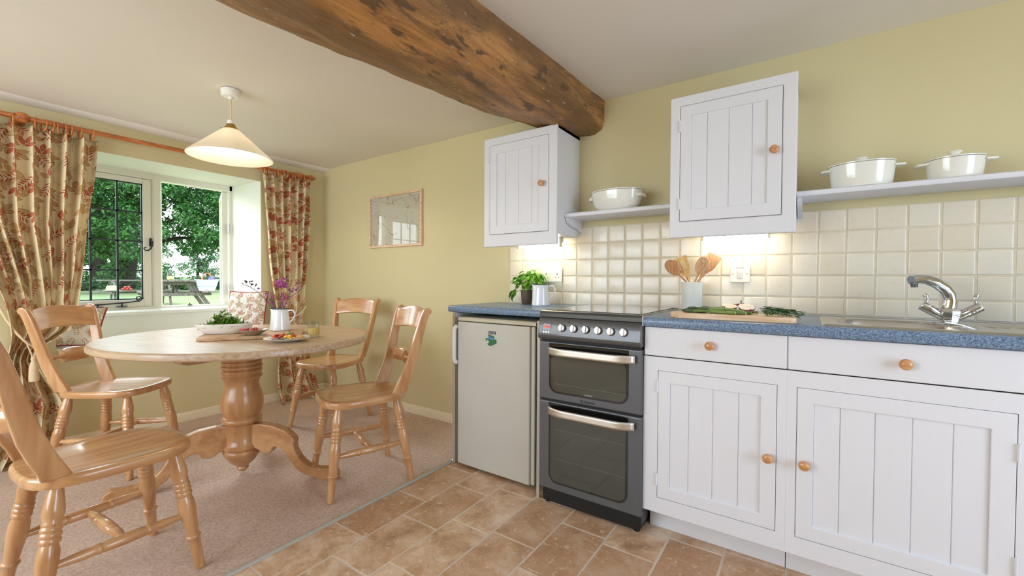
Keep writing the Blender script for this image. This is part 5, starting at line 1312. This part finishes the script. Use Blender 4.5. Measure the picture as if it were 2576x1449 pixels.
leaf_heap('herb_leaves', 46, hx_, hy_, ZP+.008, .034, .022, .022, .5, .019, M['salad'], 'small bunch of green herb leaves on the side plate', 'herbs', 1)
fa, fb = Vector((plx, ply, 0))+lat*.035+vd*(-.045), Vector((plx, ply, 0))+lat*.155+vd*(-.012)
zf = ZT_+.0215
m = MB().tube([fa+Vector((0, 0, zf)), fa.lerp(fb, .25)+Vector((0, 0, zf-.001)), fa.lerp(fb, .45)+Vector((0, 0, zf+.003)), fa.lerp(fb, .8)+Vector((0, 0, zf+.002)), fb+Vector((0, 0, zf))], [.008, .006, .003, .0042, .0055], 8, flat=.35)
dq = (fb-fa).normalized(); sdv = Vector((-dq.y, dq.x, 0))
for o_ in (-.006, -.002, .002, .006): m.tube([fa+sdv*o_+Vector((0, 0, zf)), fa-dq*.022+sdv*o_+Vector((0, 0, zf-.004))], .0012, 6)
tag(obj('fork', m, M['chrome'], smooth=60, loc=tuple(fa+Vector((0, 0, zf)))), 'silver fork resting on the right rim of the side plate', 'fork')
gx, gy = -1.128, -1.089
t = thing('tumbler', 'glass tumbler half full of orange juice on the table edge', 'glass', (gx, gy, ZT_))
obj('glass', MB().lathe([(.0005, 0), (.029, 0), (.0305, .002), (.0335, .083), (.0325, .0835), (.0315, .082), (.0285, .012), (.0005, .010)][::1], 36, (gx, gy, ZT_)), M['tumbler'], t, smooth=50)
obj('juice', MB().lathe([(.0005, .0125), (.0275, .0130), (.0300, .048), (.0295, .0485), (.0005, .0485)], 32, (gx, gy, ZT_)), M['juice'], t, smooth=40)

# ================================================================== THINGS ON THE WORKTOPS
ZW = .9303
bx, by = -.398, -.085
bs = thing('potted_basil', 'bushy green basil in a dark brown pot on the short worktop', 'plant', (bx, by, ZW))
obj('pot', MB().lathe([(.0005, 0), (.035, 0), (.036, .002), (.045, .088), (.0445, .090), (.042, .089), (.040, .078), (.0005, .076)], 30, (bx, by, ZW)), M['mud'], bs, smooth=40)
obj('soil', MB().lathe([(.0005, .081), (.0405, .080)], 24, (bx, by, ZW), cap=False), M['soil'], bs, smooth=0)
def basil_leaf(L, W):
    def fn(u, v):
        s = 2*u-1; wv = W*math.sin(PI*min(1, max(0, v))**.9)**.8*.5 if 0 < v < 1 else .0004
        return (s*wv, L*v, .22*L*math.sin(PI*v)*(1-.2*abs(s))-.18*L*v*v*1.6+.16*wv*abs(s)*-1)
    return MB().grid(fn, 4, 6)
protos = [obj('leaf', basil_leaf(L, W), M['basil'], bs, smooth=180) for L, W in ((.050, .034), (.042, .030), (.032, .022))]
rnd = random.Random(5); usedp = set()
for i in range(10):
    a = rnd.uniform(0, 2*PI); r = .018*rnd.random()
    e = Vector((bx+(.075*math.cos(a)), min(by+.06*math.sin(a), -.03), ZW+rnd.uniform(.13, .19)))
    obj('stem', MB().tube([(bx+r*math.cos(a), by+r*math.sin(a), ZW+.078), Vector((bx+.03*math.cos(a), by+.03*math.sin(a), ZW+.12)), e], [.002, .0018, .0012], 6), M['salad'], bs, smooth=60)
for i in range(130):
    a = rnd.uniform(0, 2*PI); u_ = rnd.random(); el = math.acos(1-1.35*u_) if u_ < 1 else 1.5
    R = rnd.uniform(.62, 1.0); c = Vector((bx+.012, by, ZW+.135))
    p = c+Vector((math.cos(a)*math.sin(el)*.095*R, math.sin(a)*math.sin(el)*.060*R, math.cos(el)*.085*R))
    pr_ = protos[rnd.randrange(3)]
    if pr_.name in usedp: o = pr_.copy(); COL.objects.link(o)
    else: o = pr_; usedp.add(pr_.name)
    out = (p-c); out.z *= .3
    o.location = p-OFF[bs.name]+Vector((0, 0, 0)); 
    o.rotation_euler = (rnd.uniform(-.9, .1), rnd.uniform(-.5, .5), math.atan2(out.y, out.x)-PI/2+rnd.uniform(-.6, .6))
for i, (dx, dz, ry) in enumerate(((-.10, .075, 2.3), (-.088, .060, 2.0), (-.115, .058, 2.6), (-.098, .045, 2.2), (-.08, .085, 1.8))):
    o = protos[i % 2].copy(); COL.objects.link(o); o.location = Vector((bx+dx, by-.02, ZW+dz+.01))-OFF[bs.name]; o.rotation_euler = (-1.0-.1*i, .2, ry-.6)
for q in protos:      # geometry is at the origin of each leaf
    q.data.transform(Matrix.Translation(OFF[bs.name]))
enamel_jug(-.250, -.170, ZW, (.9, .35), 'empty white enamel jug beside the basil on the short worktop', 1.03)
# chopping board and what lies on it
cbz = ZW; bw = [(.585, -.50), (.60, -.545), (.635, -.572), (1.02, -.560), (1.032, -.553), (1.034, -.54), (1.030, -.375), (1.02, -.365), (.640, -.372), (.605, -.39), (.588, -.43)]
tag(obj('chopping_board', MB().prism(bw, cbz, cbz+.020), M['board'], smooth=0, bevel=.003, seg=3, loc=(.8, -.47, cbz)), 'pale wooden chopping board with asparagus on the long worktop', 'board')
ZC = cbz+.0205
ax_spec = [(.640, -.500, .850, -.485, 0), (.622, -.470, .835, -.510, 0), (.660, -.455, .870, -.505, .0), (.690, -.475, .885, -.465, 0), (.635, -.440, .80, -.47, 0), (.70, -.50, .905, -.445, .010), (.655, -.485, .845, -.46, .011), (.705, -.445, .86, -.49, .012)]
asp_lab = ['asparagus spear at the front of the bundle', 'asparagus spear with the leftmost tip', 'asparagus spear third from the front', 'asparagus spear at the back right of the bundle', 'short asparagus spear at the back of the bundle', 'asparagus spear on top, reaching furthest right', 'asparagus spear lying across the middle of the bundle', 'asparagus spear on top with the highest tip']
for i, (xa, ya, xb, yb, dz) in enumerate(ax_spec):
    t = thing('asparagus_spear', asp_lab[i]+' on the chopping board', 'asparagus', (xa, ya, ZC), 'asparagus on the chopping board')
    A = Vector((xa, ya, ZC+.0062+dz)); B = Vector((xb, yb, ZC+.0062+dz*.25)); md = A.lerp(B, .45)+Vector((0, 0, .004+dz*.2))
    obj('stalk', MB().tube([A.lerp(B, .16)+Vector((0, 0, .0015)), md, A.lerp(B, .75), B], [.0058, .0062, .006, .0058], 10), M['asparagus'], t, smooth=60)
    d = (A-B).normalized(); tm = MB().lathe([(.0058, 0), (.0072, .010), (.0070, .020), (.0052, .031), (.0008, .040)], 10, A.lerp(B, .18)+Vector((0, 0, .0015)), d)
    for k in range(9):
        vs, fs = leaf_fan(2, .012, .006, .0); q = d.to_track_quat('Y', 'Z').to_matrix() @ Euler((.25, k*2.2, 0)).to_matrix()
        tm.add([A.lerp(B, .18)+d*(.003*k+.002)+q @ (Vector(v)+Vector((0, 0, .0062-.0003*k))) for v in vs], fs)
    obj('tip', tm, M['asp_tip'], t, smooth=60, label='dark budded tip')
    obj('cut_end', MB().lathe([(.0005, .0004), (.0052, .0003), (.0056, -.001)], 10, B, -d), M['asp_end'], t, smooth=0, label='pale cut end')
def onion_half(x, y, facing, roll, label, tail):
    t = thing('onion_half', label, 'onion', (x, y, ZC), 'red onion halves on the chopping board')
    n = Vector(facing).normalized(); q = n.to_track_quat('Z', 'Y').to_matrix() @ Matrix.Rotation(roll, 3, 'Z')
    c = Vector((x, y, ZC+.0245)); R = .030
    prof = [(R*math.sin(a), -R*.95*math.cos(a)) for a in [PI/2*i/8 for i in range(9)]]
    prof[0] = (.0005, prof[0][1])
    m = MB().lathe(prof, 26, (0, 0, 0), None, 1.0, 1.0, cap=False)
    for k, s in ((1, 1), (-1, .6)):
        m.tube([(0, k*R*.93, -.006), (0, k*R*1.18, -.005), (.002, k*R*(1.18+.35*s), -.003), (.004, k*R*(1.2+.55*s), .002)], [.009, .005*s+.001, .003*s+.001, .0012], 8)
    m.v = [tuple(c+q @ Vector(v)) for v in m.v]
    zmin = min(v[2] for v in m.v); dz = ZC-zmin; m.v = [(a, b, z+dz) for a, b, z in m.v]
    obj('skin', m, M['onion_skin'], t, smooth=60)
    c2 = c+Vector((0, 0, dz)); f = MB().lathe([(.0005, .0), (R*.965, .0), (R*.99, -.0015)], 26, (0, 0, 0), cap=False); f.v = [tuple(q @ Vector(v)) for v in f.v]
    o = obj('cut_face', MB(), M['onion_cut'], t, smooth=0); bpy.data.meshes.remove(o.data) if False else None
    me = bpy.data.meshes.new('cut_face'); me.from_pydata(f.v, [], f.f); me.materials.append(M['onion_cut']); o.data = me; o.location = c2-OFF[t.name]+q @ Vector((0, 0, .0003))
    return t
onion_half(.865, -.435, (.10, -.40, .90), .35, 'red onion half nearest the rosemary with its cut face forward', 1)
onion_half(.797, -.398, (.12, -.28, .95), -1.0, 'red onion half behind the asparagus lying cut side up', 1)
# rosemary
t = thing('rosemary_sprig', 'green rosemary sprig at the right end of the chopping board', 'herbs', (.98, -.46, ZC))
sprs = [[(.915, -.50, .022), (.96, -.48, .020), (1.01, -.465, .018), (1.05, -.45, .010)], [(.925, -.48, .028), (.965, -.47, .024), (1.0, -.46, .016)], [(.92, -.46, .012), (.97, -.45, .020), (1.03, -.445, .016)], [(.93, -.52, .008), (.98, -.51, .012), (1.04, -.50, .004)]]
for pts in sprs:
    P = [Vector((x, y, ZC+z+.006)) for x, y, z in pts]
    obj('stem', MB().tube(P, .0013, 6), M['bark'], t, smooth=60)
m = MB(); rnd = random.Random(11)
for pts in sprs:
    P = [Vector((x, y, ZC+z)) for x, y, z in pts]
    for i in range(90):
        k = rnd.random()*(len(P)-1); j = min(len(P)-2, int(k)); p = P[j].lerp(P[j+1], k-j); d = (P[j+1]-P[j]).normalized()
        vs, fs = leaf_fan(2, rnd.uniform(.013, .021), .0030, .1); a = rnd.uniform(0, 6.28)
        q = d.to_track_quat('Y', 'Z').to_matrix() @ Matrix.Rotation(a, 3, 'Y') @ Matrix.Rotation(rnd.uniform(.5, 1.0), 3, 'X')
        vv = [p+q @ Vector(v) for v in vs]; vv = [Vector((v.x, v.y, max(v.z, ZC+.001 if v.x < 1.03 else ZC-.015))) for v in vv]; m.add(vv, fs)
obj('needles', m, M['rosemary'], t, smooth=180, kind='stuff')
# utensil pot and the four wooden tools in it
ux, uy = .592, -.120
tag(obj('utensil_pot', MB().lathe([(.0005, 0), (.046, 0), (.049, .003), (.049, .118), (.0525, .132), (.0535, .145), (.051, .146), (.046, .130), (.045, .01), (.0005, .008)], 40, (ux, uy, ZW)), M['ceramic'], smooth=45, loc=(ux, uy, ZW)), 'tall white ceramic pot holding wooden utensils', 'pot')
from mathutils.geometry import tessellate_polygon
def blade(outer, holes, th, bow=0.0):
    loops = [outer]+holes; flat = [p for l in loops for p in l]
    tris = tessellate_polygon([[Vector((p[0], p[1], 0)) for p in l] for l in loops])
    m = MB(); n = len(flat)
    def Y(p): return bow*(p[0]**2)*40
    vs = [(p[0], -th/2+Y(p), p[1]) for p in flat]+[(p[0], th/2+Y(p), p[1]) for p in flat]
    fs = [tuple(t) for t in tris]+[tuple(i+n for i in t[::-1]) for t in tris]
    k = 0
    for l in loops:
        L = len(l); fs += [(k+i, k+(i+1) % L, n+k+(i+1) % L, n+k+i) for i in range(L)]; k += L
    return m.add(vs, fs)
def slot(cx, z0, z1, w, sh=0.0): return [(cx-w, z0), (cx-w+sh, z1), (cx+w+sh, z1), (cx+w, z0)]
def utensil(name, label, outer, holes, mat, foot, rim, hd, twist, bow=0.0, cat='utensil'):
    """blade drawn with its neck at the origin; handle runs from foot (inside the pot) through rim to the neck"""
    foot, rim, hd = Vector(foot), Vector(rim), Vector(hd)
    t = thing(name, label, cat, foot, 'wooden utensils in the white pot')
    obj('handle', MB().tube([foot, rim, hd, hd+(hd-rim).normalized()*.012], [.0055, .006, .0065, .006], 10, flat=.8), mat, t, smooth=60)
    m = blade(outer, holes, .0055, bow); d = (hd-rim).normalized(); xax = Vector((0, -1, 0)).cross(d).normalized()*-1; yax = d.cross(xax)
    R = Matrix((xax, yax, d)).transposed() @ Matrix.Rotation(twist, 3, 'Z')
    m.v = [tuple(hd+R @ Vector(v)) for v in m.v]
    obj('blade', m, mat, t, smooth=0, bevel=.0015)
def ov(w, h, z, n=26, e=2.2):
    pts = []
    for k in range(n):
        a = 2*PI*k/n-PI/2; ca, sa = math.cos(a), math.sin(a); r = (abs(ca)**e+abs(sa)**e)**(-1/e); q = r*ca*w*(1+.12*sa)
        pts.append((q, z+h*r*sa))
    return pts
spatula = [(-.007, -.004), (-.009, .016), (-.026, .046), (-.031, .066), (-.034, .118), (.034, .118), (.031, .066), (.026, .046), (.009, .016), (.007, -.004)]
utensil('wooden_spoon', 'dark olive-wood spoon leaning left in the utensil pot', ov(.030, .046, .043), [], M['spoon_dark'], (ux+.016, uy+.004, ZW+.012), (ux-.026, uy-.004, ZW+.148), (ux-.060, uy-.010, ZW+.186), .35, .10)
utensil('slotted_spatula', 'golden slotted spatula standing second from the left in the utensil pot', spatula, [slot(x, .052, .100, .0022) for x in (-.014, 0, .014)], M['spoon_gold'], (ux+.008, uy+.020, ZW+.012), (ux-.016, uy+.022, ZW+.148), (ux-.022, uy+.023, ZW+.162), .1)
utensil('slotted_spoon', 'tan slotted spoon in front on the right of the utensil pot', ov(.032, .044, .044), [slot(x, .024, .062, .0022) for x in (-.012, 0, .012)], M['spoon_tan'], (ux-.012, uy-.014, ZW+.012), (ux+.018, uy-.022, ZW+.148), (ux+.034, uy-.026, ZW+.185), -.25)
utensil('flat_spatula', 'broad flat spatula behind the slotted spoon in the utensil pot', spatula, [], M['spoon_tan'], (ux-.016, uy+.012, ZW+.012), (ux+.026, uy+.014, ZW+.148), (ux+.042, uy+.018, ZW+.176), -.2)

# ================================================================== THE GARDEN
AX1 = Vector((-.965, .263, 0)); AX2 = Vector((.263, .965, 0)); O0 = Vector((CAM.x, CAM.y, 0)); GZ = .30
def G(a, b, z): return O0+AX1*a+AX2*b+Vector((0, 0, z))
def gquad(a0, a1, b0, b1, z0, z1): return [G(a0, b0, z0), G(a0, b1, z0), G(a1, b1, z1), G(a1, b0, z1)]
m = MB(); m.add([(-3.37, -40, GZ), (-3.37, 40, GZ), (-37, 40, GZ), (-37, -40, GZ), (-3.37, -40, GZ-.5), (-3.37, 40, GZ-.5), (-37, 40, GZ-.5), (-37, -40, GZ-.5)], [(0, 1, 2, 3), (7, 6, 5, 4), (0, 4, 5, 1), (1, 5, 6, 2), (2, 6, 7, 3), (3, 7, 4, 0)])
o = struct(obj('lawn', m, M['lawn'], smooth=0)); o['label'] = 'mown green lawn outside the window'
m = MB().add([(-37, -80, GZ), (-37, 90, GZ), (-140, 110, GZ+1.2), (-140, -80, GZ+1.2), (-37, -80, GZ-.6), (-37, 90, GZ-.6), (-140, 110, GZ-.6), (-140, -80, GZ-.6)], [(0, 1, 2, 3), (7, 6, 5, 4), (0, 4, 5, 1), (1, 5, 6, 2), (2, 6, 7, 3), (3, 7, 4, 0)])
o = struct(obj('meadow', m, M['meadow'], smooth=0)); o['label'] = 'pale meadow beyond the hedge'
def leaf_cloud(name, blobs, per, L, mat, parent, seed, kind='stuff'):
    rnd = random.Random(seed); vs = []; fs = []
    for (c, rx, rz) in blobs:
        for i in range(per):
            u = Vector((rnd.gauss(0, 1), rnd.gauss(0, 1), rnd.gauss(0, 1))); u.normalize(); r = rnd.uniform(.55, 1)
            p = Vector(c)+Vector((u.x*rx*r, u.y*rx*r, u.z*rz*r))
            nrm = (u+Vector((rnd.uniform(-.7, .7), rnd.uniform(-.7, .7), rnd.uniform(.1, 1.1)))).normalized()
            a = nrm.orthogonal().normalized(); b = nrm.cross(a); t = rnd.uniform(0, 6.28); d = a*math.cos(t)+b*math.sin(t); e = nrm.cross(d)
            l = L*rnd.uniform(.6, 1.3); k = len(vs)
            vs += [p-d*l, p+e*l*.42, p+d*l, p-e*l*.42]; fs.append((k, k+1, k+2, k+3))
    m = MB(); m.v = [tuple(v) for v in vs]; m.f = fs; m.mi = [0]*len(fs)
    return obj(name, m, mat, parent, smooth=0, kind=kind)
rnd = random.Random(21)
def tree(label, a, b, trunk_r, h, blobs, per, L, mat, seed, limbs=5):
    t = thing('tree', label, 'tree', G(a, b, GZ), 'garden trees')
    m = MB(); rr = random.Random(seed)
    m.tube([G(a, b, GZ-.1), G(a, b+.05, GZ+.8), G(a, b+.15, GZ+2), G(a, b+.1, GZ+3.6), G(a, b, GZ+h)], [trunk_r*1.35, trunk_r*1.05, trunk_r, trunk_r*.75, .12], 12)
    obj('trunk', m, M['bark'], t, smooth=180)
    for k in range(limbs):
        s = 1 if k % 2 else -1; hh = GZ+1.6+.5*k
        obj('limb', MB().tube([G(a, b+.1, hh), G(a-.3, b+s*.9, hh+.5), G(a-.8, b+s*2.0, hh+.8+.3*rr.random()), G(a-1.2, b+s*3.2, hh+1.0)], [trunk_r*.45, trunk_r*.3, .09, .04], 8), M['bark'], t, smooth=180)
    leaf_cloud('foliage', blobs, per, L, mat, t, seed); return t
bl = []
for i in range(640):
    b = rnd.uniform(-5.0, 5.5); z = GZ+rnd.uniform(1.5, 9.5); a = 30+rnd.uniform(-3.0, 3.5)
    low = 1.0+ (1.0 if b < -.5 else 1.45)+.35*math.sin(b*2.1)
    if z-GZ < low: continue
    if b > .6 and z < GZ+3.0 and rnd.random() < .25: continue
    bl.append((G(a, b, z), rnd.uniform(.55, .95), rnd.uniform(.32, .6)))
tree_main = tree('broad leafy tree with an ivy-covered trunk filling the window', 31.5, -.95, .30, 8.5, bl, 170, .105, M['tree_leaf'], 3)
bl = []
for i in range(80):
    bl.append((G(44+rnd.uniform(-1.5, 1.5), -3.6+rnd.gauss(0, 2.0), GZ+rnd.uniform(.8, 6.5)), rnd.uniform(.6, 1.0), rnd.uniform(.4, .7)))
tree('dark tree standing behind at the left of the leaded sash', 44, -3.0, .42, 6.5, bl, 150, .12, M['tree_leaf'], 4, 3)
bl = [(G(31.5+rnd.uniform(-.3, .3), -.95+rnd.gauss(0, .20), GZ+rnd.uniform(.2, 3.2)), .42, .42) for i in range(26)]
leaf_cloud('ivy', bl, 90, .09, M['tree_leaf'], tree_main, 8)['label'] = 'dark ivy round the trunk'
bl = [(G(37+rnd.uniform(-.8, .8), b, GZ+rnd.uniform(.1, .75 if b > .6 else 1.1)), .55, .38) for b in [(-8+.16*i) for i in range(112)]]
o = leaf_cloud('hedge', bl, 130, .10, M['hedge_leaf'], None, 5); tag(o, 'rough green hedge bank along the far edge of the lawn', 'hedge')
for i, (a, b, h, r) in enumerate(((70, -3.5, 5.6, 2.2), (76, 5.2, 5.2, 2.2), (66, 8.5, 6.2, 2.4), (80, 1.0, 5.0, 2.4), (72, 12, 5, 2.4), (74, -9, 5.6, 2.6))):
    bl = [(G(a+rnd.uniform(-1, 1), b+rnd.gauss(0, r*.55), GZ+.8+rnd.uniform(.1, .95)*h), r*.38, r*.3) for _ in range(20)]
    t = thing('tree', ['hazy tree far behind the leaded sash', 'small hazy tree on the skyline right of the jug', 'hazy tree far behind the open sash', 'low hazy tree on the skyline beyond the picnic table', 'distant hazy tree at the far right beyond the garden', 'distant hazy tree at the far left beyond the garden'][i], 'tree', G(a, b, GZ+.9), 'garden trees')
    obj('trunk', MB().tube([G(a, b, GZ+.3), G(a, b, GZ+1.5), G(a, b, GZ+h)], [.25, .2, .06], 8), M['bark'], t, smooth=180)
    leaf_cloud('foliage', bl, 120, .2, M['far_leaf'], t, 30+i)
def picnic_table(label, c, ang, L=1.75):
    """local x along the planks"""
    t = thing('picnic_table', label, 'table', c); ca, sa = math.cos(ang), math.sin(ang)
    def P(x, y, z): return (c[0]+x*ca-y*sa, c[1]+x*sa+y*ca, c[2]+z)
    def plank(name, pts, mat=M['grey_wood']):
        m = MB().box(*pts); m.v = [P(*v) for v in m.v]; obj(name, m, mat, t, smooth=0)
    for i in range(5): plank('tabletop_plank', (-L/2, L/2, -.36+.147*i, -.36+.147*i+.135, .70, .738))
    for s in (-1, 1):
        for i in range(2): y0 = s*.62+(i-1)*.135; plank('bench_plank', (-L/2, L/2, y0, y0+.125, .41, .445))
    for x in (-L*.34, L*.34):
        plank('cross_beam', (x-.022, x+.022, -.72, .72, .33, .41)); plank('cross_beam', (x-.022, x+.022, -.36, .36, .61, .70))
        for s in (-1, 1):
            m = MB().prism([(s*.24, .70), (s*.34, .70), (s*.76, 0), (s*.65, 0)], x+.022, x+.066, 'x'); m.v = [P(*v) for v in m.v]; obj('leg', m, M['grey_wood'], t, smooth=0)
    for s in (-1, 1):
        m = MB().prism([(s*.05, .67), (s*.11, .67), (s*.58, .36), (s*.52, .36)], -.03, .03, 'y'); m.v = [P(*v) for v in m.v]; obj('brace', m, M['grey_wood'], t, smooth=0)
    return P
A1 = math.atan2(AX2.y, AX2.x)
P1 = picnic_table('grey wooden picnic table outside the leaded sash with a hat on its bench', G(16.6, -.26, GZ+.001), A1+.12)
P2 = picnic_table('grey wooden picnic table outside the open sash', G(14.6, .50, GZ+.001), A1+PI/2+.06)
def pick(P, x, y, z): return Vector(P(x, y, z))
q = pick(P1, -.62, .62, .4455) if (pick(P1, 0, .62, 0)-O0).dot(AX1) < (pick(P1, 0, -.62, 0)-O0).dot(AX1) else pick(P1, -.62, -.62, .4455)
h = MB().lathe([(.0005, .132), (.06, .135), (.105, .118), (.118, .08), (.122, .018), (.17, .008), (.19, .0045), (.19, 0), (.09, .003), (.0005, .003)], 28, (q.x, q.y, q.z))
tag(obj('straw_hat', h, M['straw'], smooth=50, loc=q), 'straw hat lying on the picnic bench', 'hat')
for i, (dx, dz, wd) in enumerate(((.21, 0, 'left tomato of the bottom row'), (.285, 0, 'middle tomato of the bottom row'), (.36, 0, 'right tomato of the bottom row'), (.247, .055, 'left tomato of the top two'), (.323, .055, 'right tomato of the top two'))):
    p = q+AX2*(dx+.02); m = MB().lathe([(.0005, .0), (.022, .003), (.036, .022), (.037, .036), (.028, .055), (.010, .060), (.0005, .056)], 16, (p.x, p.y, p.z+dz))
    tag(obj('tomato', m, M['tomato'], smooth=60, loc=(p.x, p.y, p.z+dz)), wd+' beside the straw hat on the picnic bench', 'tomato', 'tomatoes on the picnic bench')
q = max((pick(P2, x_, y_, .4455) for x_ in (-.62, .62) for y_ in (-.62, .62)), key=lambda p: (p-O0).dot(AX2)*3-(p-O0).dot(AX1))
bt = thing('basket', 'striped cloth shopping basket with tan handles on the picnic bench', 'basket', q)
def bag(u, v):
    a = 2*PI*u; w = .17+.10*v; d = .10+.03*v; e = 3.0; r = (abs(math.cos(a))**e+abs(math.sin(a))**e)**(-1/e)
    return tuple(q+AX2*(w*r*math.cos(a))+AX1*(d*r*math.sin(a))+Vector((0, 0, .002+.30*v+.02*v*abs(math.cos(a)))))
m = MB().grid(bag, 32, 6); obj('bag', m, M['stripes'], bt, smooth=180, solid=.006)
m = MB(); m.v = [tuple(q+AX2*(.165*math.cos(2*PI*k/24))+AX1*(.10*math.sin(2*PI*k/24))+Vector((0, 0, .004))) for k in range(24)]+[tuple(q+AX2*(.18*math.cos(2*PI*k/24))+AX1*(.11*math.sin(2*PI*k/24))+Vector((0, 0, .045))) for k in range(24)]
m.f = [tuple(range(24))]+[(k, (k+1) % 24, 24+(k+1) % 24, 24+k) for k in range(24)]; m.mi = [0]*25
obj('base', m, M['teal'], bt, smooth=40)
for s in (-1, 1):
    obj('handle', MB().tube([q+AX1*(s*.11)+AX2*(.11*math.cos(a))+Vector((0, 0, .28+.20*math.sin(a))) for a in [PI*i/12 for i in range(13)]], .012, 8), M['leather'], bt, smooth=60, label='tan leather strap')
tag(obj('folded_cloth', MB().grid(lambda u, v: tuple(q+AX2*(.02+.16*u)+AX1*(-.06+.12*v)+Vector((0, 0, .30+.08*math.sin(PI*u)*math.sin(PI*v)+.04*u))), 8, 8), M['blue_cloth'], smooth=180, solid=.01, loc=q), 'blue cloth tucked in the striped basket', 'cloth')
q = pick(P2, -.10, .10, .7385)
t = thing('juice_pitcher', 'glass pitcher of pale juice on the picnic table outside', 'jug', q)
obj('glass', MB().lathe([(.0005, 0), (.07, 0), (.082, .03), (.08, .10), (.06, .16), (.065, .20), (.062, .20), (.057, .16), (.076, .1), (.0005, .006)], 24, q), M['tumbler'], t, smooth=50)
obj('juice', MB().lathe([(.0005, .008), (.074, .02), (.075, .10), (.0005, .10)], 24, q), M['juice'], t, smooth=40)
obj('handle', MB().tube([q+AX2*.06+Vector((0, 0, .17)), q+AX2*.13+Vector((0, 0, .15)), q+AX2*.13+Vector((0, 0, .08)), q+AX2*.08+Vector((0, 0, .05))], .009, 8), M['tumbler'], t, smooth=60)
q = pick(P2, -.48, -.14, .7385)
m = MB().grid(lambda u, v: tuple(q+AX2*(-.2+.4*u)+AX1*(-.14+.28*v)+Vector((0, 0, .004+.010*math.sin(PI*u*2)**2))), 10, 6)
tag(obj('newspaper', m, M['paper'], smooth=180, solid=.004, loc=q), 'folded newspaper lying on the picnic table outside', 'newspaper')
